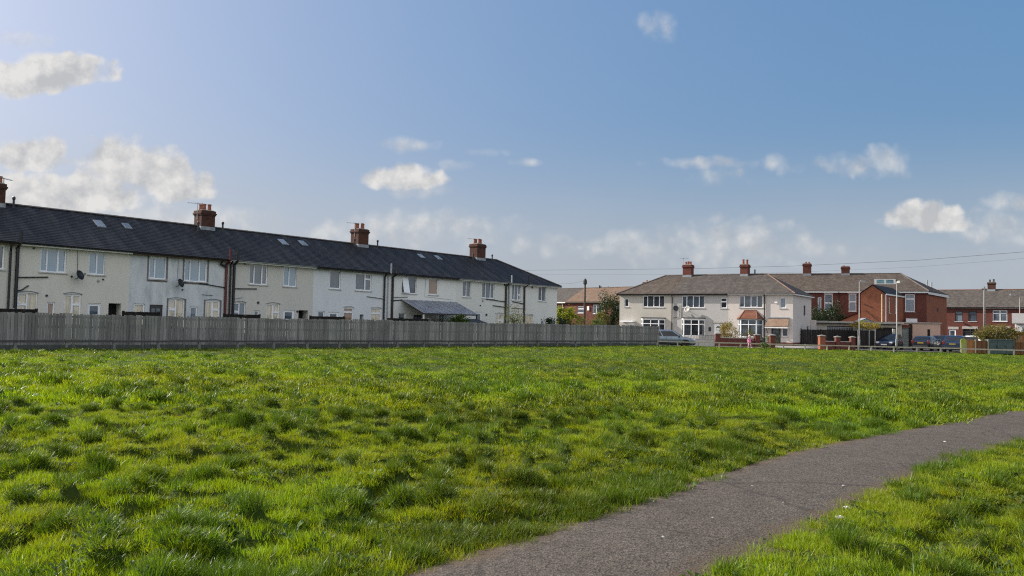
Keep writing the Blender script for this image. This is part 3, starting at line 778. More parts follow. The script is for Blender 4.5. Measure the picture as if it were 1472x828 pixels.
# ------------------------------------------------------------------ building kit
def wall_panel(F, a0, a1, z0, z1, holes, reveal=.16, mb=None):
    mb = mb or MB(); ox, oy, dx, dy = F
    P = lambda a, b, z: (ox + dx * a - dy * b, oy + dy * a + dx * b, z)
    A = sorted({a0, a1, *[h[0] for h in holes], *[h[1] for h in holes]}); Z = sorted({z0, z1, *[h[2] for h in holes], *[h[3] for h in holes]})
    A = [a for a in A if a0 <= a <= a1]; Z = [z for z in Z if z0 <= z <= z1]
    for i in range(len(A) - 1):
        for j in range(len(Z) - 1):
            ca, cz = (A[i] + A[i + 1]) / 2, (Z[j] + Z[j + 1]) / 2
            if any(h[0] < ca < h[1] and h[2] < cz < h[3] for h in holes): continue
            mb.poly([P(A[i], 0, Z[j]), P(A[i + 1], 0, Z[j]), P(A[i + 1], 0, Z[j + 1]), P(A[i], 0, Z[j + 1])])
    for h in holes:
        b, c, d, e = h[:4]; r = h[4] if len(h) > 4 else reveal
        mb.poly([P(b, 0, d), P(b, 0, e), P(b, r, e), P(b, r, d)]); mb.poly([P(c, 0, e), P(c, 0, d), P(c, r, d), P(c, r, e)])
        mb.poly([P(b, 0, e), P(c, 0, e), P(c, r, e), P(b, r, e)]); mb.poly([P(b, 0, d), P(b, r, d), P(c, r, d), P(c, 0, d)])
    return mb

def window(par, F, a0, a1, z0, z1, cols=(1,), tr={}, fm=None, gm=None, sill=True, inset=.07, fw=.05, ajar=None, sillm=None, muntin=None):
    fm = fm or M['upvc']; gm = gm or M['g_net']
    mb = MB(); g = MB(); i0, i1 = inset, inset + .05
    mb.fbox(F, a0, a1, i0, i1, z1 - fw, z1); mb.fbox(F, a0, a1, i0, i1, z0, z0 + fw)
    mb.fbox(F, a0, a0 + fw, i0, i1, z0 + fw, z1 - fw); mb.fbox(F, a1 - fw, a1, i0, i1, z0 + fw, z1 - fw)
    tot = sum(cols); x = a0 + fw; W_ = a1 - a0 - 2 * fw
    for k, c in enumerate(cols):
        xe = x + W_ * c / tot
        if k < len(cols) - 1: mb.fbox(F, xe - fw * .42, xe + fw * .42, i0 - .004, i1, z0 + fw, z1 - fw)
        xl = x + (fw * .42 if k else 0); xr = xe - (fw * .42 if k < len(cols) - 1 else 0)
        if k in tr:
            zt = z0 + (z1 - z0) * tr[k]
            mb.fbox(F, xl, xr, i0 - .002, i1 - .002, zt - .03, zt + .03); cells = [(z0 + fw, zt - .03), (zt + .03, z1 - fw)]
        else: cells = [(z0 + fw, z1 - fw)]
        for zz0, zz1 in cells:
            # sash frame, slightly proud, round every other light
            if (k + len(cells)) % 2 or len(cells) > 1:
                q = .032
                mb.fbox(F, xl, xr, i0 - .012, i0 + .03, zz0, zz0 + q); mb.fbox(F, xl, xr, i0 - .012, i0 + .03, zz1 - q, zz1)
                mb.fbox(F, xl, xl + q, i0 - .012, i0 + .03, zz0 + q, zz1 - q); mb.fbox(F, xr - q, xr, i0 - .012, i0 + .03, zz0 + q, zz1 - q)
            if muntin:
                nx, nz = muntin
                for j in range(1, nx): xm = xl + (xr - xl) * j / nx; mb.fbox(F, xm - .008, xm + .008, i0 + .028, i0 + .04, zz0, zz1)
                for j in range(1, nz): zm = zz0 + (zz1 - zz0) * j / nz; mb.fbox(F, xl, xr, i0 + .027, i0 + .039, zm - .008, zm + .008)
            g.fbox(F, xl - .004, xr + .004, i0 + .036, i0 + .048, zz0 - .004, zz1 + .004)
        x = xe
    if ajar is not None:      # one top-hung light standing open
        ox, oy, dx, dy = F; w_ = (a1 - a0) * .38
        q = [(-.0, -.02), (w_, -.02)]
        P = lambda a, b, z: (ox + dx * a - dy * b, oy + dy * a + dx * b, z)
        c0 = a0 + ajar
        mb.slab([P(c0, i0 - .02, z1 - .06), P(c0 + w_, i0 - .02, z1 - .06), P(c0 + w_, i0 - .30, z0 + .05), P(c0, i0 - .30, z0 + .05)], (dy * -.0 + .02, -.02, .0))
    w = mb.build('window', fm, par)
    g.build('pane', gm, w)
    if sill:
        b = MB(); b.fbox(F, a0 - .06, a1 + .06, -.06, i0 + .02, z0 - .065, z0 - .002); b.build('sill', sillm or M['sill'], w)
    return w

def door(par, F, a0, a1, z0, z1, mat, glazed=None, arch=False, panels=True):
    mb = MB(); i0 = .07
    for x0, x1, y0, y1 in ((a0, a0 + .06, z0, z1), (a1 - .06, a1, z0, z1), (a0 + .06, a1 - .06, z1 - .06, z1)):
        mb.fbox(F, x0, x1, i0 - .02, i0 + .06, y0, y1)
    mb.fbox(F, a0 + .06, a1 - .06, i0, i0 + .05, z0 + .02, z1 - .06)
    w = a1 - a0
    if panels:
        for zz0, zz1 in ((z0 + .2, z0 + .85), (z0 + 1.0, z1 - .55)):
            for x0, x1 in ((a0 + .16, a0 + w / 2 - .05), (a0 + w / 2 + .05, a1 - .16)):
                mb.fbox(F, x0, x1, i0 - .012, i0 - .001, zz0, zz1)
    d = mb.build('door', mat, par)
    if glazed:
        g = MB()
        if arch:
            ox, oy, dx, dy = F; c = (a0 + a1) / 2; r = w * .26; zb = z1 - .42
            P = lambda a, z, b: (ox + dx * a - dy * b, oy + dy * a + dx * b, z)
            ring = [P(c + r * math.cos(math.pi * k / 8), zb + r * .75 * math.sin(math.pi * k / 8), i0 - .016) for k in range(9)]
            g.slab(ring, (-dy * .01, dx * .01, 0))
        else:
            for x0, x1, y0, y1 in glazed if isinstance(glazed, list) else [(.2, .8, .55, .92)]:
                g.fbox(F, a0 + w * x0, a0 + w * x1, i0 - .014, i0 - .002, z0 + (z1 - z0) * y0, z0 + (z1 - z0) * y1)
        g.build('pane', M['g_mid'], d)
    h = MB(); h.fbox(F, a1 - .15, a1 - .12, i0 - .06, i0 - .014, z0 + .95, z0 + 1.12); h.build('handle', M['steel'], d)
    return d

def chimney(par, u, y, z0, z1, w, d, pots, pot_h=.38, mat=None, corbel=True, name='chimney', potmat=None):
    mb = MB()
    mb.box(u - w / 2, u + w / 2, y - d / 2, y + d / 2, z0, z1 - .32)
    if corbel:
        for k, (e, zz) in enumerate(((.04, .32), (.08, .24), (.035, .15))):
            mb.box(u - w / 2 - e, u + w / 2 + e, y - d / 2 - e, y + d / 2 + e, z1 - zz, z1 - (.24, .15, 0)[k])
    else: mb.box(u - w / 2, u + w / 2, y - d / 2, y + d / 2, z1 - .32, z1)
    c = mb.build(name, mat or M['chim'], par)
    f = MB(); f.box(u - w / 2 - .02, u + w / 2 + .02, y - d / 2 - .02, y + d / 2 + .02, z0, z0 + .42); f.build('flashing', M['lead'], c)
    mo = MB(); mo.box(u - w / 2 + .05, u + w / 2 - .05, y - d / 2 + .05, y + d / 2 - .05, z1, z1 + .05); mo.build('mortar_cap', M['concrete'], c)
    for (dx, dy, k) in pots:
        p = MB(); h = pot_h * k
        p.lathe([(.13, 0), (.125, h * .15), (.105, h * .8), (.125, h * .82), (.13, h), (.095, h), (.09, h * .85)], (u + dx, y + dy, z1 + .04), 12)
        p.build('chimney_pot', potmat or M['pot'], c)
    return c

def aerial(par, u, y, z, ang, h=.7, arms=5):
    mb = MB(); mb.tube([(u, y, z - .5), (u, y, z + h)], .024, 6)
    c, s_ = math.cos(ang), math.sin(ang); L_ = .95
    mb.tube([(u - c * L_ * .35, y - s_ * L_ * .35, z + h - .05), (u + c * L_ * .65, y + s_ * L_ * .65, z + h - .05)], .018, 5)
    for k in range(arms):
        t = -.3 + .9 * k / (arms - 1); x, w = u + c * L_ * t, .20 - .02 * k
        mb.tube([(x + s_ * w, y + s_ * L_ * t - c * w, z + h - .03), (x - s_ * w, y + s_ * L_ * t + c * w, z + h - .03)], .012, 4)
    return mb.build('aerial', M['greypipe'], par)

def dish(par, u, z, r, mat, b=-.35, tilt=.35, yaw=0.0):
    mb = MB(); n = 14; pr = [(0.004, .0), (r * .5, -.025), (r * .85, -.075), (r, -.105), (r * .98, -.115), (r * .8, -.085), (r * .4, -.035), (.004, -.012)]
    mb.lathe(pr, (0, 0, 0), n, 'y')
    Mx = Matrix.Translation((u, b, z)) @ Matrix.Rotation(yaw, 4, 'Z') @ Matrix.Rotation(-tilt, 4, 'X')
    mb.v = [tuple(Mx @ Vector(v)) for v in mb.v]
    o = mb.build('satellite_dish', mat, par, smooth=True)
    a = MB(); a.tube([(u, -.0, z - .15), (u, b * .6, z - .15), (u, b + .02, z)], .02, 6)
    t = Mx @ Vector((0, -.42, -.05)); a.tube([Mx @ Vector((0, -.08, -r)), t], .012, 5); a.tube([t, t + (Mx.to_3x3() @ Vector((0, .09, .03)))], .03, 8)
    a.build('bracket', M['black'], o)
    return o

def half_pipe(F, a0, a1, b, z, r=.06):
    ox, oy, dx, dy = F; mb = MB(); n = 7; V = []; P = lambda a, bb, zz: (ox + dx * a - dy * bb, oy + dy * a + dx * bb, zz)
    for a in (a0, a1):
        for rr_ in (r, r - .008):
            for k in range(n): t = math.pi + math.pi * k / (n - 1); V.append(P(a, b + rr_ * math.cos(t), z + rr_ * math.sin(t)))
    Fc = []
    for k in range(n - 1): Fc += [(k, k + 1, 2 * n + k + 1, 2 * n + k), (n + k + 1, n + k, 3 * n + k, 3 * n + k + 1)]
    Fc += [(0, 2 * n, 3 * n, n), (n - 1, 2 * n - 1, 4 * n - 1, 3 * n - 1)]
    return mb.add(V, Fc)

def ridge_run(p, q, r=.10, step=.45, mb=None):
    mb = mb or MB(); p, q = Vector(p), Vector(q); d = q - p; n = max(1, int(d.length / step)); d /= n
    side = d.cross(Vector((0, 0, 1))).normalized(); up = side.cross(d).normalized()
    for k in range(n):
        a, b = p + d * k, p + d * (k + 1.04); V = []
        for c, e in ((a, .0), (b, .012)):
            for j in range(6): t = math.pi * j / 5; V.append(c + side * math.cos(t) * (r + e) + up * (math.sin(t) * (r * .75 + e) - .02))
        mb.add(V, [(j, j + 1, 7 + j, 6 + j) for j in range(5)] + [(0, 5, 4, 3, 2, 1), (6, 7, 8, 9, 10, 11)])
    return mb
F0 = (0, 0, 1, 0)

# ------------------------------------------------------------------ the long terrace on the left
TP, TA = (-25.60, 39.67), math.atan2(.76895, .6393)
EAVE, RZ, RD = 5.08, 7.40, 3.8
UB = [-5.4, .78, 6.55, 12.5, 18.95, 25.6, 32.97, 39.96, 46.74]
WM = ['cream2', 'cream', 'grey', 'cream2', 'white', 'white2', 'pale', 'pale']
LAB = ['cream rendered terraced house cut off by the left edge of the photo',
       'cream terraced house with a black dish below its eaves, leftmost whole house of the row',
       'grey stained terraced house with weathered walls beside the dark red soil pipe',
       'dull cream terraced house with an open dark passage, right of the dark red pipe',
       'bluish white terraced house between the dull cream house and the glazed canopy',
       'white terraced house with a glazed lean-to canopy across its back wall',
       'pale cream terraced house just right of the glazed lean-to canopy',
       'pale end-of-terrace house with a hipped slate roof behind the blossoming bush']
def tw(x): return x   # table units are metres along the wall
TW = {  # house: windows (u0,u1,z0,z1,cols,transoms,glass)
 0: [(-3.6, -2.3, 3.66, 4.9, (1, 1, 1), {}, 'g_net'), (-.95, .33, 3.66, 4.9, (1, 1, 1), {}, 'g_mid'), (-3.3, -2.4, 1.2, 2.5, (1, 1), {}, 'g_net')],
 1: [(1.94, 3.23, 3.66, 4.92, (.85, 1.35, 1.0), {}, 'g_blind'), (4.33, 5.20, 3.67, 4.91, (1.2, 1), {}, 'g_blind'),
     (.98, 1.92, 1.0, 2.54, (1, 1), {0: .62}, 'g_warm'), (2.36, 2.76, 1.45, 2.12, (1,), {}, 'g_orange'), (3.16, 4.06, 1.0, 2.56, (1, 1), {1: .66}, 'g_warm')],
 2: [(7.63, 8.65, 3.63, 4.91, (.8, 1.4), {}, 'g_blind'), (9.75, 11.2, 3.60, 4.92, (.8, 1.3, 1.0), {}, 'g_blind'),
     (6.85, 7.5, 1.35, 2.18, (1,), {}, 'g_warm'), (8.86, 9.84, 1.0, 2.51, (1, 1), {0: .6}, 'g_warm'), (10.19, 10.68, 1.35, 2.10, (1,), {}, 'g_net'), (11.16, 12.12, 1.0, 2.51, (1, 1), {1: .64}, 'g_warm')],
 3: [(14.04, 15.39, 3.64, 4.93, (1, 1.5, 1), {}, 'g_lace'), (16.57, 17.62, 3.63, 4.96, (1.1, 1.3), {}, 'g_blind'),
     (13.05, 13.88, .95, 2.45, (1, 1), {0: .62}, 'g_net'), (14.48, 14.88, 1.3, 2.0, (1,), {}, 'g_net'), (15.38, 16.37, .95, 2.44, (1, 1), {1: .64}, 'g_warm')],
 4: [(20.3, 21.26, 3.64, 4.97, (1,), {}, 'g_lace'), (22.56, 24.04, 3.63, 4.88, (1.7, 1), {1: .68}, 'g_lace'),
     (19.4, 19.98, 1.5, 2.08, (1,), {}, 'g_mid'), (21.59, 22.46, .95, 2.39, (1,), {0: .78}, 'g_orange'), (24.06, 25.05, .95, 2.41, (1,), {0: .74}, 'g_warm')],
 5: [(27.03, 28.54, 3.62, 4.95, (1, 1.4), {}, 'g_mid'), (29.81, 30.89, 3.62, 4.93, (1,), {}, 'g_orange'), (26.76, 27.47, 1.5, 2.11, (1,), {}, 'g_dark'), (30.3, 31.3, 1.0, 2.05, (1, 1), {}, 'g_mid')],
 6: [(33.71, 34.72, 3.60, 4.92, (1, 1), {}, 'g_lace'), (36.1, 37.71, 3.59, 4.95, (1, 1.3, 1), {}, 'g_lace'), (37.9, 38.8, .95, 2.32, (1, 1), {1: .6}, 'g_warm')],
 7: [(40.05, 41.3, 3.56, 4.98, (1, 1.3, 1), {2: .35}, 'g_lace'), (43.86, 45.01, 3.61, 4.96, (1, 1), {}, 'g_lace'), (41.89, 43.1, .95, 2.3, (1, 1), {}, 'g_warm'), (44.3, 44.9, 1.3, 1.9, (1,), {}, 'g_net')]}
TD = {  # doors / passages (u0,u1,z1,kind)
 0: [(-1.6, -.7, 2.1, 'upvc')], 1: [(4.39, 5.08, 2.12, 'upvc'), (5.48, 6.16, 2.15, 'open')], 2: [(7.76, 8.54, 2.15, 'dkframe')],
 3: [(16.64, 17.54, 2.08, 'upvc'), (17.83, 18.6, 2.09, 'open')], 4: [(20.28, 21.2, 2.04, 'upvc'), (23.04, 23.4, 1.92, 'open')],
 5: [(28.3, 29.2, 2.0, 'dkframe')], 6: [(35.3, 36.2, 2.42, 'upvc')], 7: [(45.4, 46.2, 2.05, 'upvc')]}
slope_k = (RZ - EAVE) / (RD + .32)
def rz(d): return EAVE + slope_k * (d + .32)
houses = []
for i in range(8):
    a, b_ = UB[i], UB[i + 1]; L_ = b_ - a
    ca, sa = math.cos(TA), math.sin(TA)
    h = thing('terraced_house', LAB[i], 'house', (TP[0] + ca * a, TP[1] + sa * a, 0), TA, 'terraced houses behind the board fence'); houses.append(h)
    F = (-a, 0, 1, 0)          # table u -> local x
    holes = [(u0, u1, z0, z1, .12) for u0, u1, z0, z1, *_ in TW[i]] + [(u0, u1, 0, z1, .6 if k == 'open' else .1) for u0, u1, z1, k in TD[i]]
    mb = wall_panel(F, a, b_, -.07, EAVE + .06, holes, .12)
    MB().fbox(F, a + .26 * (i == 0), b_ - .26 * (i == 7), 7.55, 7.6, -.07, EAVE).build('back_wall', M[WM[i]], h)
    if i in (0, 7): MB().fbox(F, *((b_ - .25, b_) if i == 7 else (a, a + .25)), 0.001, 7.6, -.07, EAVE + .05).build('side_wall', M[WM[i]], h)
    mb.build('wall', M[WM[i]], h)
    for w in TW[i]:
        u0, u1, z0, z1, cols, tr, gm = w
        arch = z1 < 3 and u1 - u0 > .8
        window(h, F, u0, u1, z0, z1, cols, tr, None, M[gm], sill=True, ajar=.02 if (i == 5 and u0 == 27.03) else None)
        if arch:    # shallow segmental drip mould over the ground floor openings
            P_ = [((u0 + (u1 - u0) * t) - a, -.02, z1 + .03 + .07 * math.sin(math.pi * t)) for t in np.linspace(-.04, 1.04, 7)]
            MB().tube(P_, .022, 5).build('arch_moulding', M['greypipe'] if i < 4 else M['sill'], h)
        if i == 2 and z1 > 3 or (i == 2 and u1 - u0 > .8):   # bare unpainted surround
            mb = MB()
            mb.fbox(F, u0 - .1, u0 - .002, -.006, .0, z0 - .07, z1 + .05); mb.fbox(F, u1 + .002, u1 + .1, -.006, .0, z0 - .07, z1 + .05)
            mb.fbox(F, u0 - .1, u1 + .1, -.007, -.0, z0 - .17, z0 - .07); mb.build('bare_surround', plain('bare_surround', (.16, .15, .14), .9, .3, 5), h)
    for u0, u1, z1, k in TD[i]:
        if k == 'open':
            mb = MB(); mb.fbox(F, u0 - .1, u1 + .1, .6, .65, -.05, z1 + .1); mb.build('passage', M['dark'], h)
        else: door(h, F, u0, u1, 0, z1, M[k], glazed=[(.18, .45, .62, .9), (.55, .82, .62, .9)] if k == 'dkframe' else [(.2, .8, .72, .93)])
    # roof
    mb = MB(); r1 = RZ
    if i < 7:
        mb.slope((0, -.32, EAVE), (L_, -.32, EAVE), (L_, RD, RZ), (0, RD, RZ))
        mb.slope((L_, 7.92, EAVE), (0, 7.92, EAVE), (0, RD, RZ), (L_, RD, RZ))
    else:
        e = L_ + .28; rx = 42.2 - a
        mb.slope((0, -.32, EAVE), (e, -.32, EAVE), (rx, RD, RZ), (0, RD, RZ)); mb.slope((e, -.32, EAVE), (e, 7.92, EAVE), (rx, RD, RZ), (rx, RD, RZ))
        mb.slope((e, 7.92, EAVE), (0, 7.92, EAVE), (0, RD, RZ), (rx, RD, RZ))
    rf = mb.build('roof', M['slate'], h)
    mb = ridge_run((0, RD, RZ + .02), (L_ if i < 7 else 42.2 - a, RD, RZ + .02))
    if i == 7: ridge_run((e, -.32, EAVE + .03), (rx, RD, RZ + .03), mb=mb)
    mb.build('ridge', M['ridge'], h)
    # fascia + gutter
    mb = MB(); mb.fbox(F, a + .003, b_ - .003 + (.25 if i == 7 else 0), -.30, -.275, EAVE - .16, EAVE - .05); mb.fbox(F, a + .003, b_ - .003, -.275, -.002, EAVE - .075, EAVE - .055)
    mb.build('fascia', M['black'] if i in (4, 5) else M['wood_white'] if i in (1, 3, 6, 7) else plain('brown_fascia', (.09, .05, .035), .7), h)
    half_pipe(F, a, b_ + (.25 if i == 7 else 0), -.365, EAVE - .03).build('gutter', M['black'] if i not in (3, 6, 7) else M['greypipe'], h)
def hx(i, u): return u - UB[i]
# chimneys straddle every second party wall
for i, u, zt, pots in ((0, .82, 8.42, [(-.3, 0, 1), (0, .12, 1.0), (.3, -.05, 1.05)]), (2, 13.02, 8.42, [(-.32, -.05, .95), (.0, .1, 1.15), (.3, 0, 1.15)]),
                       (4, 25.95, 8.55, [(-.36, 0, 1.1), (-.12, .15, 1.1), (.13, -.1, 1.2), (.36, .1, 1.15)]), (6, 39.62, 8.62, [(-.42, 0, 1.15), (-.15, .1, 1.15), (.14, -.05, 1.25), (.42, .05, 1.2)])):
    w = {0: .95, 2: .95, 4: 1.0, 6: 1.15}[i]
    c = chimney(houses[i], hx(i, u), RD, RZ - .45, zt, w, .92, pots)
    aerial(c, hx(i, u) + (-.52 if i != 0 else .5), RD, zt - .1, 2.6 if i else .6, .6 if i != 0 else .5)
for i, u, d in ((0, .55, 3.4), (3, 14.15, 3.5), (2, 12.2, 3.1), (5, 27.6, 3.6), (4, 25.1, 3.35), (6, 38.5, 3.3), (7, 41.3, 3.5), (1, 1.75, 3.5)):
    z = rz(d); MB().lathe([(.10, -.25), (.09, .02), (.06, .06), (.055, .42), (.085, .44), (.085, .55), (.05, .60)], (hx(i, u), d, z), 10).build('roof_vent', M['black'], houses[i])
# rooflights
for i, u, d0, d1 in ((1, 5.88, 2.16, 2.93), (2, 7.48, 2.34, 2.93), (3, 18.3, 2.36, 3.07), (4, 20.05, 2.56, 3.19), (5, 31.65, 2.55, 3.12), (6, 33.7, 2.61, 3.21)):
    x = hx(i, u); w = .24 if u != 7.48 else .2
    mb = MB(); up = .05
    A = [(x - w, d0, rz(d0) + .015), (x + w, d0, rz(d0) + .015), (x + w, d1, rz(d1) + .015), (x - w, d1, rz(d1) + .015)]
    mb.slab(A, (0, -.02, up)); o = mb.build('rooflight', M['lead'], houses[i])
    g = MB(); q = .05; k = slope_k
    g.slab([(x - w + q, d0 + q - .02, rz(d0 + q) + .018 + up), (x + w - q, d0 + q - .02, rz(d0 + q) + .018 + up), (x + w - q, d1 - q - .02, rz(d1 - q) + .018 + up), (x - w + q, d1 - q - .02, rz(d1 - q) + .018 + up)], (0, 0, .006))
    g.build('pane', glass('rooflight_glass', (.15, .17, .19)) if u != 7.48 else M['g_mid'], o)
# pipes: house, [(u, offset, z)...], radius, material
E_ = EAVE - .04
PIPES = [
 (0, [(.50, -.36, E_), (.50, -.30, 4.8), (.56, -.08, 4.6), (.56, -.08, .1)], .042, 'black'), (1, [(.87, -.09, .1), (.87, -.09, 4.8), (.87, -.42, 5.05), (.87, -.42, 5.62)], .062, 'black'),
 (1, [(.9, -.08, 3.30), (2.35, -.05, 3.40)], .028, 'black'), (1, [(.9, -.08, 2.62), (1.15, -.05, 2.68), (1.45, -.05, 2.92)], .028, 'black'),
 (0, [(.1, -.05, 3.42), (-1.2, -.05, 3.5)], .028, 'black'), (0, [(.1, -.05, 2.95), (-1.0, -.05, 3.0)], .026, 'black'),
 (1, [(3.75, -.03, 4.9), (3.78, -.03, 3.75)], .009, 'black'), (2, [(9.35, -.03, 4.95), (9.33, -.03, 3.6)], .012, 'greypipe'),
 (2, [(12.42, -.09, .1), (12.42, -.09, 4.75), (12.46, -.42, 5.05), (12.46, -.42, 5.7)], .060, 'redpipe'),
 (3, [(12.68, -.36, E_), (12.70, -.1, 4.75), (12.72, -.08, .1)], .042, 'black'), (3, [(12.95, -.09, .1), (12.95, -.09, 4.75), (12.98, -.42, 5.05), (12.98, -.42, 5.68)], .062, 'black'),
 (2, [(12.35, -.06, 3.34), (10.7, -.05, 3.52)], .026, 'black'), (3, [(13.0, -.06, 3.30), (14.6, -.05, 3.36)], .028, 'black'), (2, [(11.6, -.03, 2.82), (10.9, -.03, 2.84)], .012, 'black'),
 (2, [(12.05, -.36, E_), (12.0, -.15, 4.75), (12.36, -.12, 4.62)], .05, 'rubber'), (3, [(13.1, -.04, 2.68), (13.6, -.04, 2.78)], .014, 'greypipe'),
 (4, [(25.2, -.36, E_), (25.22, -.1, 4.72), (25.22, -.08, .1)], .050, 'black'), (4, [(25.58, -.08, 5.0), (25.58, -.08, .1)], .030, 'greypipe'),
 (5, [(26.02, -.09, .1), (26.02, -.09, 4.75), (26.2, -.42, 5.05), (26.2, -.42, 5.7)], .066, 'black'), (4, [(25.2, -.06, 3.10), (24.6, -.05, 3.16), (23.6, -.05, 3.22)], .018, 'black'),
 (5, [(26.05, -.06, 3.26), (27.6, -.05, 3.34)], .018, 'black'), (5, [(26.05, -.06, 3.02), (27.0, -.05, 3.10)], .03, 'black'), (4, [(25.55, -.42, 5.0), (25.55, -.42, 5.75)], .04, 'greypipe'),
 (6, [(39.2, -.36, E_), (39.15, -.1, 4.72), (39.12, -.08, .1)], .066, 'black'), (6, [(39.55, -.09, .1), (39.55, -.09, 4.8), (39.5, -.42, 5.05), (39.5, -.42, 5.7)], .05, 'greypipe'),
 (6, [(39.1, -.06, 3.38), (36.6, -.05, 3.52)], .03, 'black'), (6, [(39.1, -.06, 2.9), (37.5, -.05, 3.0)], .03, 'black'), (7, [(41.75, -.09, .1), (41.7, -.09, 4.75), (41.9, -.42, 5.05), (41.9, -.42, 5.72)], .062, 'black'),
 (7, [(40.1, -.06, 3.42), (41.7, -.06, 3.28)], .03, 'black'), (7, [(40.0, -.06, 2.86), (41.6, -.06, 2.84)], .02, 'black'), (5, [(29.5, -.02, 4.9), (29.4, -.02, 3.45), (32.6, -.02, 3.3)], .008, 'greypipe')]
for i, pts, r, mt in PIPES:
    MB().tube([(hx(i, u), o_, z) for u, o_, z in pts], r * (1.35 if r > .03 else 1.15), 8).build('soil_pipe' if r > .055 else 'drainpipe' if r > .02 else 'cable', M[mt], houses[i])
dish(houses[1], hx(1, 3.72), 3.55, .27, M['black'], yaw=.5); dish(houses[2], hx(2, 9.3), 3.42, .27, M['black'], yaw=.5)
for i, u, z, r in ((1, 1.62, 4.84, .055), (1, 2.33, 2.44, .06), (1, 4.87, 3.35, .07), (1, 5.12, 3.43, .05), (1, 3.5, 3.5, .05), (2, 9.67, 3.08, .05), (3, 13.72, 4.9, .06), (3, 14.75, 2.49, .08), (3, 17.72, 2.0, .07), (6, 36.7, 2.2, .1), (6, 35.9, 2.95, .06), (6, 36.2, 3.35, .08), (7, 42.9, 4.8, .09), (6, 39.0, 4.86, .08)):
    MB().lathe([(r, 0), (r, -.05), (r * .8, -.07)], (hx(i, u), 0, z), 10, 'y').build('wall_vent', M['black'] if z != 3.35 else M['greypipe'], houses[i])
# glazed lean-to over the yard of the sixth house
h = houses[5]; F = (-UB[5], 0, 1, 0)
t0, t1, bb, zt, zb = 27.0, 32.9, -2.4, 3.12, 2.14
x0, x1 = t0 - UB[5], t1 - UB[5]
mb = MB(); nrib = 9
mb.slab([(x0, bb, zb), (x1, bb, zb), (x1, -.01, zt), (x0, -.01, zt)], (0, 0, .022))
def lean_mat():
    m, nt, N, L, b = mk('corrugated_sheet'); t = N.new('ShaderNodeTexCoord').outputs['Object']
    w = N.new('ShaderNodeTexWave'); w.inputs['Scale'].default_value = 4; w.bands_direction = 'X'; L.new(t, w.inputs[0])
    L.new(ramp(N, L, noise_node(N, L, t, 1.4, 5, .6), [(.3, (.13, .14, .18)), (.7, (.26, .28, .33))]), b.inputs['Base Color'])
    setc(b, Roughness=.3, Specular_IOR_Level=.7); bump(N, L, b, w.outputs[0], .5, .03); return m
cano = mb.build('canopy', lean_mat(), h)
for k in range(nrib + 1):
    x = x0 + (x1 - x0) * k / nrib
    MB().slab([(x - .02, bb - .02, zb + .022), (x + .02, bb - .02, zb + .022), (x + .02, -.01, zt + .022), (x - .02, -.01, zt + .022)], (0, 0, .03)).build('glazing_bar', M['greypipe'], cano)
mb = MB(); mb.box(x0 - .03, x1 + .03, bb - .04, bb + .03, zb - .10, zb - .003); mb.build('beam', M['black'], cano)
for x in (x0 + .06, x0 + 2.05, x0 + 3.6, x1 - .06):
    MB().box(x - .04, x + .04, bb - .03, bb + .05, 0, zb - .10).build('post', M['wood_white'] if x < x0 + 1 else M['black'], cano)

# ------------------------------------------------------------------ fence, rail, yard fences
fx, fy = FA; fd = (FD[0], FD[1]); fang = math.atan2(fd[1], fd[0])
fence = thing('board_fence', 'long weathered grey close-boarded fence along the far side of the grass field', 'fence', (fx, fy, 0), fang)
u = -9.0; FEND = 46.9; rg = random.Random(3)
gaps = [-9.0, -5.9, -2.8, .25, 3.2, 6.2, 8.15, 11.3, 13.6, 17.6, 20.6, 24.2, 27.2, 30.4, 33.0, 36.2, 39.2, 42.0, 44.4, FEND]
for k in range(len(gaps) - 1):
    a, b_ = gaps[k], gaps[k + 1]; mb = MB(); x = a + .065; base = rg.uniform(-.045, .035); j = 0; n = max(1, int((b_ - a - .17) / .132)); w = (b_ - a - .17) / n
    for j in range(n):
        zt = 1.53 + base + rg.uniform(-.022, .022) - (.05 if rg.random() < .03 else 0); y = .0 if j % 2 else .012
        mb.box(x + .006, x + w - .006, y - .018 - rg.uniform(0, .004), y, -.2 + rg.uniform(0, .03), zt); x += w
    po = mb.build('panel', M['board'], fence); po.rotation_euler.x = rg.uniform(-.012, .018); po.location.z = rg.uniform(-.02, .015)
    MB().box(a + .06, b_ - .06, -.05, -.022, -.3, .14 + rg.uniform(-.03, .04)).build('damp_shade_strip', M['dampshade'], fence)  # added dark strip along the foot: damp and rail shade in one colour
    mb = MB(); mb.box(a - .06, a + .06, .02, .12, -.25, 1.50 + rg.uniform(-.04, .05)); mb.build('post', M['postwood'], fence)
MB().box(FEND - .05, FEND + .05, -.02, .08, -.25, 1.55).build('post', M['postwood'], fence)
for z in (.30, .88, 1.34): MB().box(-9, FEND, .024, .07, z, z + .09).build('arris_rail', M['postwood'], fence)

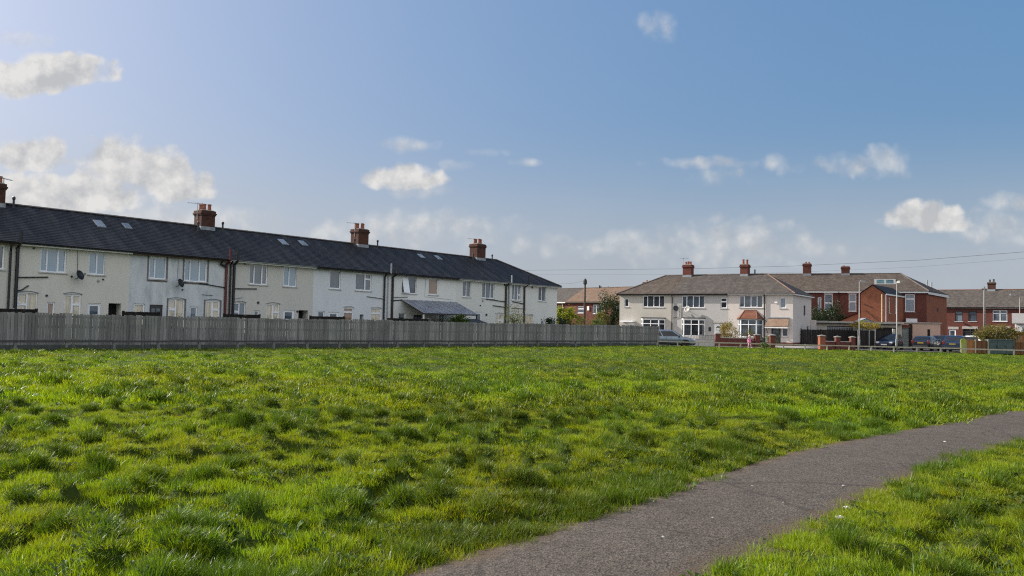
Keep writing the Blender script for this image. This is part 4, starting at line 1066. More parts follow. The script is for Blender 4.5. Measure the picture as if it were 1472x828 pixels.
kr = thing('knee_rail', 'low timber knee rail on short posts running round the far edge of the grass', 'rail fence', (0, 0, 0))
pts = [FA + FD * t + -FN * .85 for t in (-9.0, 10, 20, 30, 38, 45.6)]
KP = [tuple(p) for p in pts] + RAIL
px_ = 0.0
for (x0, y0), (x1, y1) in zip(KP[:-1], KP[1:]):
    d = Vector((x1 - x0, y1 - y0)); l = d.length; d /= l
    n = max(1, round(l / 2.9))
    for k in range(n):
        sh = x0 < 11.5  # fence shade painted in: darker rail and posts on this stretch
        MB().fbox((x0, y0, d.x, d.y), l * k / n + .004, l * (k + 1) / n - .004, -.05, .05, .27 + rnd.uniform(-.01, .01), .36 + rnd.uniform(-.012, .012)).build('rail', M['shaderail'] if sh else M['railwood'], kr)
    sp = 1.95 if x0 < 11 else 1.62
    t = px_
    while t < l:
        MB().fbox((x0, y0, d.x, d.y), t - .05, t + .05, -.045, .055, -.3, .31 + rnd.uniform(-.02, .07)).build('post', M['postwood'] if x0 < 11.5 else M['railwood'], kr); t += sp
    px_ = t - l
YF = [('dark stained low yard fence behind the grey boards, leftmost of the yard fences', -1.2, .84), ('dark yard fence behind the board fence in front of the grey stained house', 4.96, 6.85),
      ('dark yard fence behind the board fence, below the dark red pipe', 10.7, 13.0), ('dark yard fence behind the board fence in front of the bluish white house', 16.65, 19.3), ('dark yard fence with pale post tops beside the glazed canopy', 23.0, 27.0)]
for lb, a, b_ in YF:
    ca, sa = math.cos(TA), math.sin(TA)
    t = thing('yard_fence', lb, 'fence', (TP[0] + ca * a + sa * 3.0, TP[1] + sa * a - ca * 3.0, 0), TA, 'dark yard fences between the gardens')
    L_ = b_ - a; mb = MB(); n = int(L_ / .11)
    for k in range(n): mb.box(L_ * k / n + .003, L_ * (k + 1) / n - .003, -.01, .01, -.08, 1.66 + rnd.uniform(-.02, .02))
    mb.build('panel', M['yardwood'], t); MB().box(0, L_, -.03, .03, 1.645, 1.70).build('capping', M['yardwood'], t)
    for x in (0.0, L_ * .5, L_): MB().box(x - .05, x + .05, .02, .12, -.08, 1.74).build('post', M['concrete'] if b_ > 20 or x == L_ * .5 else M['yardwood'], t)

# ------------------------------------------------------------------ the pale row facing the green
RP, RA = (11.76, 87.12), math.atan2(-.547, .837); GZ = -.2
RB = [0.0, 6.12, 12.02, 18.34]; RE, RRZ, RRD = 5.15, 7.33, 3.8     # heights above their own ground
RLAB = ['left end house of the pale pebbledashed row, its bay half hidden by the board fence',
        'middle house of the pale pebbledashed row, with a white dish and a white front door',
        'right end house of the pale row, with an orange tiled bay roof and tiled porch']
def splay_bay(par, F, a0, a1, z0, z1, proj, roof, sillz, gm, side=.42, fm=None):
    # splayed bay: rendered base, white frames on three faces, roof
    fm = fm or M['upvc']
    ox, oy, dx, dy = F
    G = lambda a, b: (ox + dx * a - dy * b, oy + dy * a + dx * b)
    Q = [G(a0, 0), G(a0 + side, -proj), G(a1 - side, -proj), G(a1, 0)]
    bay = MB().prism(Q, z0, sillz).build('bay_window', M['dash2'], par)
    for k in range(3):
        p, q = Vector(Q[k]), Vector(Q[k + 1]); l = (q - p).length; d = (q - p) / l; f = (p.x, p.y, d.x, d.y)
        mb = MB(); g = MB(); c = .06; ncol = 2 if k == 1 else 1; zt = sillz + (z1 - sillz) * .70
        for zz0, zz1 in ((sillz, sillz + .07), (zt - .035, zt + .035), (z1 - .07, z1)): mb.fbox(f, .0, l, -.012 + .012 * (zz0 == sillz), .06, zz0, zz1)
        for x in [0, l - c] + [l * j / ncol - c / 2 for j in range(1, ncol)]: mb.fbox(f, x, x + c, -.02, .055, sillz + .004, z1 - .004)
        g.fbox(f, .02, l - .02, .02, .035, sillz + .05, z1 - .05)
        w = mb.build('window', fm, bay); g.build('pane', gm, w)
    if roof == 'flat':
        e = .1; P = [G(a0 - e, -.002), G(a0 + side - .05, -proj - e), G(a1 - side + .05, -proj - e), G(a1 + e, -.002)]
        MB().prism(P, z1 + .10, z1 + .20).build('bay_roof', M['rubber'], bay); MB().prism([G(a0 - e * .6, -.003), G(a0 + side - .05, -proj - e * .6), G(a1 - side + .05, -proj - e * .6), G(a1 + e * .6, -.003)], z1, z1 + .10).build('fascia', M['wood_white'], bay)
    else:
        e = .16; zz = z1 + .88; P = [G(a0 - e, -.004), G(a0 + side - .12, -proj - e), G(a1 - side + .12, -proj - e), G(a1 + e, -.004)]
        T = [G(a0 + .62, -.004), G(a1 - .62, -.004)]
        mb = MB(); z3 = lambda p, z: (p[0], p[1], z)
        mb.slope(z3(P[1], z1 + .05), z3(P[2], z1 + .05), z3(T[1], zz), z3(T[0], zz), .16); mb.slope(z3(P[0], z1 + .05), z3(P[1], z1 + .05), z3(T[0], zz), z3(T[0], zz), .16); mb.slope(z3(P[2], z1 + .05), z3(P[3], z1 + .05), z3(T[1], zz), z3(T[1], zz), .16)
        rf = mb.build('bay_roof', M['terra'], bay)
        mb = ridge_run(z3(P[1], z1 + .09), z3(T[0], zz + .03), .06, .25); ridge_run(z3(P[2], z1 + .09), z3(T[1], zz + .03), .06, .25, mb); ridge_run(z3(T[0], zz + .02), z3(T[1], zz + .02), .07, .3, mb)
        mb.build('ridge', M['ridge_t'], rf)
        MB().prism(P, z1, z1 + .045).build('gutter', M['black'], bay)
    return bay
rhouses = []
for i in range(3):
    a, b_ = RB[i], RB[i + 1]; L_ = b_ - a; ca, sa = math.cos(RA), math.sin(RA)
    h = thing('row_house', RLAB[i], 'house', (RP[0] + ca * a, RP[1] + sa * a, GZ), RA, 'pale row houses facing the green'); rhouses.append(h)
    F = (-a, 0, 1, 0); Zl = lambda z: z + .2
    wins = {0: [(.55, 1.09, 3.57, 4.47, (1,), {}, 'g_dark'), (2.71, 5.16, 3.55, 4.77, (.75, 1, 1, .75), {}, 'g_dark')],
            1: [(7.09, 9.52, 3.51, 4.76, (.75, 1, 1, .75), {}, 'g_mid'), (11.2, 11.87, 3.49, 4.55, (1,), {0: .62}, 'g_dark')],
            2: [(13.11, 15.42, 3.58, 4.77, (.75, 1, 1, .75), {}, 'g_mid'), (17.06, 17.69, 3.53, 4.58, (1,), {}, 'g_net')]}[i]
    wins = [(u0, u1, Zl(z0), Zl(z1), c, t, g) for u0, u1, z0, z1, c, t, g in wins]
    drs = {0: [(.9, 1.8, 2.05)], 1: [(10.55, 11.45, 2.12)], 2: [(16.3, 17.2, 2.05), ]}[i]
    extra = {2: [(17.3, 17.9, .98, 1.85)]}.get(i, [])
    holes = [w[:4] + (.07,) for w in wins] + [(u0, u1, .02, z1, .1) for u0, u1, z1 in drs] + [e + (.07,) for e in extra]
    mb = wall_panel(F, a, b_, 0, RE + .04, holes, .12); MB().fbox(F, a, b_, 7.56, 7.6, 0, RE).build('back_wall', M['dash2'], h)
    if i != 1: MB().fbox(F, *((b_ - .25, b_) if i == 2 else (a, a + .25)), .001, 7.55, 0, RE + .03).build('side_wall', M[('dash', 'dash2', 'dash3')[i]], h)
    mb.build('wall', M[('dash', 'dash2', 'dash3')[i]], h)
    for u0, u1, z0, z1, c, t, g in wins: window(h, F, u0, u1, z0, z1, c, t, None, M[g])
    for u0, u1, z0, z1 in extra: window(h, F, u0, u1, z0, z1, (1,), {}, None, M['g_mid'])
    mb = MB(); mb.fbox(F, a, b_ + (.012 if i == 2 else 0), -.012, -.0005, 0, .42 if i == 2 else .18)
    if i == 2: mb.fbox(F, b_ + .0005, b_ + .012, 0, 7.6, 0, .42)
    mb.build('plinth', M['red'] if i == 2 else M['concrete'], h)
    # roof
    mb = MB(); rx0, rx1 = 3.75 - a, 14.85 - a
    e0, e1 = -.28, L_ + .28
    if i == 0:
        mb.slope((e0, -.3, RE), (L_, -.3, RE), (L_, RRD, RRZ), (rx0, RRD, RRZ)); mb.slope((e0, 7.9, RE), (e0, -.3, RE), (rx0, RRD, RRZ), (rx0, RRD, RRZ)); mb.slope((L_, 7.9, RE), (e0, 7.9, RE), (rx0, RRD, RRZ), (L_, RRD, RRZ))
    elif i == 1:
        mb.slope((0, -.3, RE), (L_, -.3, RE), (L_, RRD, RRZ), (0, RRD, RRZ)); mb.slope((L_, 7.9, RE), (0, 7.9, RE), (0, RRD, RRZ), (L_, RRD, RRZ))
    else:
        mb.slope((0, -.3, RE), (e1, -.3, RE), (rx1, RRD, RRZ), (0, RRD, RRZ)); mb.slope((e1, -.3, RE), (e1, 7.9, RE), (rx1, RRD, RRZ), (rx1, RRD, RRZ)); mb.slope((e1, 7.9, RE), (0, 7.9, RE), (0, RRD, RRZ), (rx1, RRD, RRZ))
    mb.build('roof', M['grey_tile' if i else 'brown'], h)
    p, q = (max(0, rx0) if i == 0 else 0), (rx1 if i == 2 else L_)
    mb = ridge_run((p, RRD, RRZ + .02), (q, RRD, RRZ + .02))
    if i == 0: ridge_run((e0, -.3, RE + .03), (rx0, RRD, RRZ + .03), mb=mb)
    mb.build('ridge', M['ridge'], h)
    if i == 2: ridge_run((e1, -.3, RE + .03), (rx1, RRD, RRZ + .03), .08).build('hip_ridge', M['hiptile'], h)
    mb = MB(); mb.fbox(F, a + .002 + (e0 if i == 0 else 0), b_ - .002 + (.26 if i == 2 else 0), -.27, -.245, RE - .14, RE - .04); mb.fbox(F, a + .003, b_ - .003, -.245, -.002, RE - .07, RE - .05)
    if i == 2: mb.box(L_ + .24, L_ + .262, -.24, 7.8, RE - .15, RE - .04); mb.box(L_ + .003, L_ + .24, -.24, 7.8, RE - .07, RE - .05)
    mb.build('fascia', M['rubber'] if i < 2 else M['wood_white'], h)
    half_pipe(F, a + (e0 if i == 0 else 0), b_ + (.26 if i == 2 else 0), -.34, RE - .02).build('gutter', M['black'] if i < 2 else M['greypipe'], h)
h0, h1, h2 = rhouses
splay_bay(h0, (0, 0, 1, 0), 2.6, 5.25, 0, 2.45, .62, 'flat', .9, M['g_dark'])
c = MB(); c.box(.4, 1.9, -.75, -.002, 2.12, 2.26); c.build('door_canopy', M['upvc'], h0)
door(h0, (0, 0, 1, 0), .9, 1.8, .02, 2.05, M['upvc'], glazed=True, arch=True)
splay_bay(h1, (-RB[1], 0, 1, 0), 7.15, 9.6, 0, 2.5, .62, 'flat', .82, M['g_dark'])
door(h1, (-RB[1], 0, 1, 0), 10.55, 11.45, .02, 2.12, M['upvc'], glazed=True, arch=True)
MB().box(10.3 - RB[1], 11.7 - RB[1], -.09, -.002, 2.2, 2.34).build('door_canopy', M['concrete'], h1)
dish(h1, 7.9 - RB[1], 3.55, .34, M['whitemetal'], b=-.42, yaw=-.35); dish(h1, 6.6 - RB[1], 3.6, .30, M['black'], b=-.4, yaw=.5)
splay_bay(h2, (-RB[2], 0, 1, 0), 13.05, 15.45, 0, 2.6, .62, 'hip', .86, M['g_mid'])
door(h2, (-RB[2], 0, 1, 0), 16.3, 17.2, .02, 2.05, M['dkframe'], glazed=True)
# tiled porch on brackets
mb = MB(); x0, x1 = 15.9 - RB[2], 18.1 - RB[2]
mb.slope((x0, -.95, 1.95), (x1, -.95, 1.95), (x1 - .1, -.005, 2.78), (x0 + .15, -.005, 2.78), .17); pr = mb.build('porch_roof', M['ptile'], h2)
mb = MB(); mb.box(x0 + .02, x1 - .02, -.94, -.86, 1.78, 1.90); mb.box(x0 + .02, x0 + .1, -.86, -.01, 1.78, 1.88); mb.box(x1 - .1, x1 - .02, -.86, -.01, 1.78, 1.88); mb.build('beam', M['wood_white'], pr)
MB().slab([(x0 + .1, -.02, 2.76), (x1 - .1, -.02, 2.76), (x1 - .1, -.02, 2.86), (x0 + .1, -.02, 2.86)], (0, -.12, -.02)).build('flashing', M['lead'], pr)
for x in (x0 + .05, x1 - .09): MB().tube([(x, -.03, 1.3), (x, -.6, 1.85)], .035, 6).build('bracket', M['black'] if x < x1 - 1 else M['wood_white'], pr)
for hh, u, pts, mt, r in ((h0, 6.05, [(6.05, -.33, RE - .04), (6.06, -.08, 4.75), (6.06, -.08, .1)], 'black', .05), (h2, 15.64, [(15.64, -.33, RE - .04), (15.64, -.08, 4.8), (15.64, -.08, .1)], 'black', .055),
                          (h1, 6.9, [(6.15, -.06, 2.62), (6.9, -.05, 2.75), (6.92, -.05, 4.0)], 'black', .025), (h2, 15.9, [(15.7, -.07, 2.5), (15.95, -.07, 2.4)], 'black', .03)):
    o_ = {h0: 0, h1: RB[1], h2: RB[2]}[hh]; MB().tube([(x - o_, y, z) for x, y, z in pts], r, 8).build('drainpipe', M[mt], hh)
MB().box(16.6 - RB[2], 16.88 - RB[2], -.07, -.001, 4.2, 4.42).build('alarm_box', M['upvc'], h2)
MB().box(10.0 - RB[1], 10.25 - RB[1], -.06, -.001, 1.35, 1.75).build('meter_box', M['rubber'], h1)
chimney(h1, 6.32 - RB[1], RRD, RRZ - .4, 8.45, .95, .8, [(-.26, 0, .85), (0, .08, .95), (.26, 0, .85)], mat=M['red'])
aerial(h1, 5.75 - RB[1], RRD, 8.5, .2, .75)
chimney(h2, 12.52 - RB[2], RRD, RRZ - .4, 8.35, .8, .8, [(-.18, 0, 1.35), (.2, .05, 1.3)], mat=M['red'])
MB().tube([(13.55 - RB[2], RRD, RRZ - .2), (13.55 - RB[2], RRD, RRZ + .5)], .07, 8).build('roof_vent', M['black'], h2)
# side details of the right end house
L_ = RB[3] - RB[2]
mb = MB(); mb.box(L_ + .002, L_ + .05, 4.3, 4.75, 3.15, 4.15); mb.build('side_window', M['dkframe'], h2)
mb = MB(); mb.box(L_ + .002, L_ + .05, 5.7, 6.2, 1.05, 2.1); mb.build('side_window', M['dkframe'], h2)
MB().slab([(L_ + .02, 7.0, .05), (L_ + .02, 7.55, .05), (L_ + .02, 7.55, 2.7), (L_ + .02, 7.3, 2.7)], (.5, 0, 0)).build('buttress', M['dash3'], h2)

# ------------------------------------------------------------------ tall brick terrace behind
BP, BA = (36.42, 95.52), math.atan2(-.4005, .9163)
bh = thing('brick_terrace', 'tall red brick building with two chimneys and a hipped end behind the pale row', 'house', (*BP, GZ), BA)
BE, BRZ, BRD, BX0, BX1 = 6.35, 8.68, 4.5, -9.0, 11.69
c2 = (14.6, 10.6)           # far corner of the skewed end wall
wins = [(.86, 1.78, 4.05, 6.0, 'g_mid', {0: .45}), (.12, .52, 4.05, 5.6, 'g_net', {}), (3.53, 4.36, 3.95, 6.0, 'g_net', {0: .55}), (9.49, 10.49, 4.0, 6.02, 'g_net', {0: .72}), (-4.2, -3.2, 4.05, 6.0, 'g_mid', {0: .5})]
mb = wall_panel(F0, BX0, BX1, 0, BE + .03, [w[:4] + (.08,) for w in wins], .12)
d = Vector((c2[0] - BX1, c2[1])); l = d.length; d /= l
wall_panel((BX1, 0, d.x, d.y), 0, l, 0, BE + .03, [], mb=mb)
mb.poly([(c2[0], c2[1], 0), (BX0, c2[1], 0), (BX0, c2[1], BE), (c2[0], c2[1], BE)]); mb.poly([(BX0, c2[1], 0), (BX0, 0, 0), (BX0, 0, BE), (BX0, c2[1], BE)])
mb.build('wall', M['red'], bh)
MB().fbox((BX1, 0, d.x, d.y), .004, l, -.012, -.001, 0, BE + .02).build('end_wall', M['orange'], bh)
for u0, u1, z0, z1, g, tr in wins:
    w = window(bh, F0, u0, u1, z0, z1, (1,) if u1 - u0 < .95 else (1,), tr, M['upvc'], M[g])
    if u0 in (.86, 3.53): MB().box(u0 - .08, u1 + .08, -.05, -.001, z1 + .02, z1 + .24).build('lintel', M['wood_white'], bh)
mb = MB(); e = .3; rx = 9.25; P1 = (BX1 + .25, -e, BE); P2 = (c2[0] + .3, c2[1] + .2, BE)
mb.slope((BX0, -e, BE), P1, (rx, BRD, BRZ), (BX0, BRD, BRZ)); mb.slope(P1, P2, (rx, BRD, BRZ), (rx, BRD, BRZ)); mb.slope(P2, (BX0, c2[1] + .2, BE), (BX0, BRD, BRZ), (rx, BRD, BRZ))
mb.build('roof', M['brown'], bh)
mb = ridge_run((BX0, BRD, BRZ + .02), (rx, BRD, BRZ + .02)); ridge_run((P1[0], P1[1], BE + .03), (rx, BRD, BRZ + .03), mb=mb); mb.build('ridge', M['ridge'], bh)
mb = MB(); mb.fbox(F0, BX0, BX1 + .2, -.27, -.24, BE - .22, BE - .03); mb.fbox((BX1, 0, d.x, d.y), -.1, l, -.23, -.20, BE - .34, BE - .03); mb.fbox((BX1, 0, d.x, d.y), 0, l, -.20, -.014, BE - .05, BE - .035)
mb.build('fascia', M['wood_white'], bh)
chimney(bh, -1.35, BRD, BRZ - .4, 9.95, .95, 1.0, [(-.15, 0, .55), (.22, 0, .5)], mat=M['red']); chimney(bh, 3.1, BRD, BRZ - .4, 9.55, .95, .9, [(-.2, 0, .3)], mat=M['red'], corbel=True)
mb = MB(); kk = (BRZ - BE) / (BRD + e); zz = lambda y: BE + kk * (y + e)
sk = MB().slab([(6.3, 1.35, zz(1.35) + .02), (8.6, 1.35, zz(1.35) + .02), (8.6, 2.75, zz(2.75) + .02), (6.3, 2.75, zz(2.75) + .02)], (0, -.02, .05)).build('rooflight', M['whitemetal'], bh)
for k in range(2): x = 6.55 + k * 1.0; MB().slab([(x, 1.55, zz(1.55) + .075), (x + .8, 1.55, zz(1.55) + .075), (x + .8, 2.55, zz(2.55) + .075), (x, 2.55, zz(2.55) + .075)], (0, -.01, .015)).build('pane', glass('greenish_glass', (.05, .085, .085), 0, .12, .4), sk)
for x, y, hh in ((13.0, 7.0, 1.1), (13.6, 8.6, .9)): MB().tube([(x - .8, y, BE + .2), (x - .8, y, BE + .6 + hh)], .09, 8).build('flue', M['greypipe'], bh)
MB().tube([(2.46, -.3, BE - .1), (2.46, -.09, BE - .5), (2.46, -.09, .1)], .045, 8).build('drainpipe', M['black'], bh)
MB().box(9.55, 10.7, -.9, -.002, 2.75, 3.2).build('window_canopy', M['upvc'], bh)
for k in range(3): MB().fbox((BX1, 0, d.x, d.y), 5.6 - k * .12, 6.0, -.02 - .001 * k, -.013, 4.25 + k * .12, 4.35 + k * .12)
MB().fbox((BX1, 0, d.x, d.y), 5.3, 6.2, -.03, -.013, 4.15, 4.6).build('wall_vent', M['rubber'], bh)
# projecting gabled wing
wd = Vector((.275, .962)); fr = Vector((7.2, -7.5)); fl = Vector((4.86, -7.5)); wl = 7.75
br, bl = fr + wd * wl, fl + wd * wl; WE, WA = 5.78, 6.66
wing = MB(); ap = (fr + fl) / 2
wing.poly([(fl.x, fl.y, 0), (fr.x, fr.y, 0), (fr.x, fr.y, WE), (ap.x, ap.y, WA), (fl.x, fl.y, WE)])
wall_panel((fr.x, fr.y, wd.x, wd.y), 0, wl, 0, WE, [(1.6, 2.2, 3.7, 5.4, .08), (4.2, 4.8, 3.7, 5.4, .08)], mb=wing)
wing.poly([(bl.x, bl.y, 0), (fl.x, fl.y, 0), (fl.x, fl.y, WE), (bl.x, bl.y, WE)])
wo = wing.build('wing', M['orange'], bh)
for a0 in (1.6, 4.2): window(wo, (fr.x, fr.y, wd.x, wd.y), a0, a0 + .6, 3.7, 5.4, (1,), {}, M['upvc'], M['g_mid'])
mb = MB(); ab = (br + bl) / 2; o = .14; f_ = -wd * .12
mb.slope((fr.x + o + f_.x, fr.y + f_.y, WE - .02), (br.x + o, br.y, WE - .02), (ab.x, ab.y, WA + .06), (ap.x + f_.x, ap.y + f_.y, WA + .06)); mb.slope((bl.x - o, bl.y, WE - .02), (fl.x - o + f_.x, fl.y + f_.y, WE - .02), (ap.x + f_.x, ap.y + f_.y, WA + .06), (ab.x, ab.y, WA + .06))
mb.build('wing_roof', M['slate'], bh)
mb = MB(); mb.fbox((fr.x, fr.y, wd.x, wd.y), 0, wl, -.13, -.10, WE - .18, WE - .03); mb.build('fascia', M['wood_white'], wo)
MB().tube([(fr.x - .28, fr.y - .08, .2), (fr.x - .28, fr.y - .08, WE - .1)], .05, 8).build('drainpipe', plain('tan_pipe', (.52, .42, .28), .5), wo)
MB().tube([(fr.x + .1, fr.y + .1, .2), (fr.x + .1, fr.y + .1, WE - .1)], .045, 8).build('drainpipe', M['upvc'], wo)
MB().tube([(fl.x + .3, fl.y - .06, 4.6), (fl.x + 1.2, fl.y - .06, 4.2)], .03, 6).build('drainpipe', M['black'], wo); MB().tube([(fl.x + .5, fl.y - .06, 3.9), (fl.x + 2.2, fl.y - .06, 2.4)], .035, 6).build('drainpipe', M['black'], wo)  # black slanting bars stand in for diagonal shadows across the gable

# ------------------------------------------------------------------ far brick row, right edge
FP, FAg = (63.8, 116.32), math.atan2(-.6086, .7934)
FB = [-5.0, 4.35, 13.5, 22]
FL = ['far red brick house with dark framed windows, right of the tall hipped brick building', 'far red brick house with a white arched window above the hedge', 'far red brick house running out of the right edge of the photo']
for i in range(3):
    a, b_ = FB[i], FB[i + 1]; L_ = b_ - a; ca, sa = math.cos(FAg), math.sin(FAg)
    h = thing('brick_house', FL[i], 'house', (FP[0] + ca * a, FP[1] + sa * a, GZ), FAg, 'far brick houses on the right'); F = (-a, 0, 1, 0)
    wins = [[(.62, 1.6, 3.35, 4.86, 'dkframe', 'g_net'), (2.3, 3.35, 3.38, 4.87, 'dkframe', 'g_mid'), (1.6, 3.42, .98, 2.28, 'dkframe', 'g_dark'), (-3.8, -2.6, 3.35, 4.86, 'dkframe', 'g_net')],
            [(5.32, 7.08, 3.43, 5.0, 'upvc', 'g_mid'), (9.4, 10.8, 3.4, 4.9, 'upvc', 'g_mid'), (5.6, 7.4, .95, 2.4, 'upvc', 'g_mid'), (11.2, 12.4, 3.4, 4.9, 'upvc', 'g_net')], [(15, 16.6, 3.4, 4.9, 'upvc', 'g_mid'), (18, 19.5, 3.4, 4.9, 'upvc', 'g_mid')]][i]
    ds = [[(-.2, .7, 2.15)], [(8.0, 8.9, 2.1)], [(17, 17.9, 2.1)]][i]
    mb = wall_panel(F, a, b_, 0, 5.4, [w[:4] + (.08,) for w in wins] + [(p, q, 0, r_, .1) for p, q, r_ in ds], .12); MB().fbox(F, a, b_, 7.91, 8.0, 0, 5.4).build('back_wall', M['red'], h); MB().fbox(F, a, a + .2, .001, 7.9, 0, 5.4).build('side_wall', M['red'], h); mb.build('wall', M['red'], h)
    for u0, u1, z0, z1, fm, g in wins:
        window(h, F, u0, u1, z0, z1, (1,) if u1 - u0 < 1.3 else (1, 1), {0: .7, 1: .7} if u1 - u0 > 1.3 else {0: .66}, M[fm], M[g], sillm=M['wood_white'])
        if z1 < 3: MB().fbox(F, u0 - .1, u1 + .1, -.04, -.001, z1 + .02, z1 + .38).build('lintel', M['concrete'], h)
    for p, q, r_ in ds: door(h, F, p, q, 0, r_, M['upvc'], glazed=True); MB().fbox(F, p - .1, q + .35, -.04, -.001, r_ + .05, r_ + .42).build('lintel', M['concrete'], h)
    mb = MB(); mb.slope((0, -.3, 5.4), (L_, -.3, 5.4), (L_, 4, 8.1), (0, 4, 8.1)); mb.slope((L_, 8.3, 5.4), (0, 8.3, 5.4), (0, 4, 8.1), (L_, 4, 8.1)); mb.build('roof', M['grey_tile'], h)
    ridge_run((0, 4, 8.12), (L_, 4, 8.12)).build('ridge', M['ridge_t'], h)
    half_pipe(F, a, b_, -.36, 5.37, .07).build('gutter', M['black'], h)
    MB().fbox(F, a + .01, b_ - .01, -.29, -.27, 5.24, 5.36).build('fascia', M['wood_white'] if i else M['concrete'], h)
    if i == 0: chimney(h, 4.75 - a, 4, 7.7, 9.15, .95, .8, [(-.22, 0, 1), (.26, 0, 1.15)], mat=M['chim'], potmat=M['rubber'])
    if i == 0: MB().fbox(F, 1.7, 2.0, -.3, -.05, 3.0, 3.1).build('alarm_box', M['rubber'], h)

# ------------------------------------------------------------------ brown brick houses between the two rows
GP, GAg = (6.98, 124.53), math.atan2(-.735, .678)
GL = ['brick house with a plain grey-tiled roof, left part of the far pair behind the bushes', 'brick house with a mottled brown roof and two white windows behind the telegraph pole']
GB = [-13.0, 2.2, 18.0]
for i in range(2):
    a, b_ = GB[i], GB[i + 1]; L_ = b_ - a; ca, sa = math.cos(GAg), math.sin(GAg)
    h = thing('brick_house', GL[i], 'house', (GP[0] + ca * a, GP[1] + sa * a, GZ), GAg, 'far brown brick houses in the gap'); F = (-a, 0, 1, 0)
    wins = [[(-1.2, 0.6, 3.4, 4.6), (-4.5, -3, 3.4, 4.6), (-9, -7.4, 3.4, 4.6)], [(4.43, 5.84, 3.49, 4.54), (7.51, 9.28, 3.4, 4.74), (11.5, 13, 3.4, 4.7)]][i]
    mb = wall_panel(F, a, b_, 0, 5.2, [w + (.08,) for w in wins], .12); MB().fbox(F, a, b_, 7.91, 8.0, 0, 5.2).build('back_wall', M['red'], h); MB().fbox(F, b_ - .2, b_, .001, 7.9, 0, 5.2).build('side_wall', M['red'], h); mb.build('wall', M['red'], h)
    for w in wins: window(h, F, *w, (1,) if w[1] - w[0] < 1.5 else (1, 1.5), {0: .6} if w[1] - w[0] < 1.5 else {}, None, M['g_mid'])
    mb = MB(); mb.slope((0, -.35, 5.2), (L_, -.35, 5.2), (L_, 4, 7.5), (0, 4, 7.5)); mb.slope((L_, 8.35, 5.2), (0, 8.35, 5.2), (0, 4, 7.5), (L_, 4, 7.5)); mb.build('roof', M['grey_tile' if i == 0 else 'rust'], h)
    ridge_run((0, 4, 7.52), (L_, 4, 7.52)).build('ridge', M['ridge'], h)
    MB().fbox(F, a + .01, b_ - .01, -.36, -.33, 5.0, 5.16).build('fascia', M['wood_white'] if i == 0 else M['rubber'], h)
    if i == 0: MB().tube([(L_ - .8, -.3, 5.0), (L_ - .8, -.1, 4.7), (L_ - .8, -.1, 0.1)], .05, 6).build('drainpipe', M['upvc'], h)
    if i == 0: chimney(h, 8.6, 4, 7.2, 8.1, .6, .6, [], mat=M['chim'])
    else: chimney(h, 12.2, 4, 7.2, 8.15, .9, .7, [(0, 0, .6)], mat=M['chim']); MB().tube([(3.2, 3.9, 7.3), (3.2, 3.9, 7.85)], .12, 8).build('roof_vent', M['black'], h); MB().box(8.2 - a - 1.6, 8.5 - a - 1.6, -.2, -.001, 3.9, 4.5).build('alarm_box', M['upvc'], h)

# ------------------------------------------------------------------ garages, outhouses, sheds
def frame2(p, q):
    d = Vector((q[0] - p[0], q[1] - p[1])); return d.length, math.atan2(d.y, d.x)
l, an = frame2((31.6, 84.4), (40.3, 82.6))
t = thing('garage', 'long flat roofed block garage behind the black fence, left of the brick wing', 'garage', (31.6, 84.4, GZ), an)
_w = wall_panel(F0, 0, l, 0, 2.55, [(1.6, 4.2, 0, 2.15, .3), (6.4, 8.4, 0, 2.1, .3)]); MB().box(0, l, 5.4, 5.5, 0, 2.55).build('back_wall', M['stone'], t); _w.build('wall', M['stone'], t)
MB().box(-.15, l + .15, -.2, 5.6, 2.555, 2.66).build('roof', M['concrete'], t); MB().box(-.14, l + .14, -.24, -.203, 2.47, 2.655).build('fascia', M['concrete'], t)
MB().box(-.1, l * .98, -.28, -.243, 2.40, 2.47).build('gutter', M['black'], t)
for a, b_ in ((1.6, 4.2), (6.4, 8.4)):
    mb = MB(); mb.box(a, b_, .12, .16, .02, 2.1)
    for k in range(9): x = a + (b_ - a) * (k + .5) / 9; mb.box(x - .015, x + .015, .10, .119, .05, 2.08)
    mb.build('garage_door', M['rubber'] if a < 5 else M['yardwood'], t)
l, an = frame2((40.3, 83.2), (45.5, 86.9))
t = thing('garage', 'pink rendered garage with a grey green door beneath the end of the tall brick building', 'garage', (39.9, 84.3, GZ), -.36)
l = 4.7
_w = wall_panel(F0, 0, l, 0, 2.6, [(.35, 1.75, 0, 2.1, .15), (3.5, 3.75, .4, 2.0, .1)]); MB().box(0, l, 5.3, 5.4, 0, 2.6).build('back_wall', M['pink'], t); MB().box(0, .1, .16, 5.29, 0, 2.6).build('side_wall', M['pink'], t); _w.build('wall', M['pink'], t)
MB().box(-.1, l + .1, -.12, 5.5, 2.605, 2.70).build('roof', M['concrete'], t); MB().box(-.05, 1.9, -.05, -.002, 2.15, 2.42).build('lintel', M['red'], t)
mb = MB(); mb.box(.35, 1.75, .1, .14, .02, 2.08); [mb.box(.38, 1.72, .085, .099, .1 + k * .3, .12 + k * .3) for k in range(7)]; mb.build('garage_door', plain('green_grey_door', (.21, .24, .23), .6), t)
MB().box(3.5, 3.75, .08, .1, .4, 2.0).build('slot_window', M['dark'], t); MB().box(1.76, 2.1, -.03, .1, 0, 2.5).build('pier', M['yardwood'], t)
t = thing('outhouse', 'small brick outhouse with a dark pitched roof showing above the flat garage roof', 'outhouse', (36.1, 87.9, GZ), -.4)
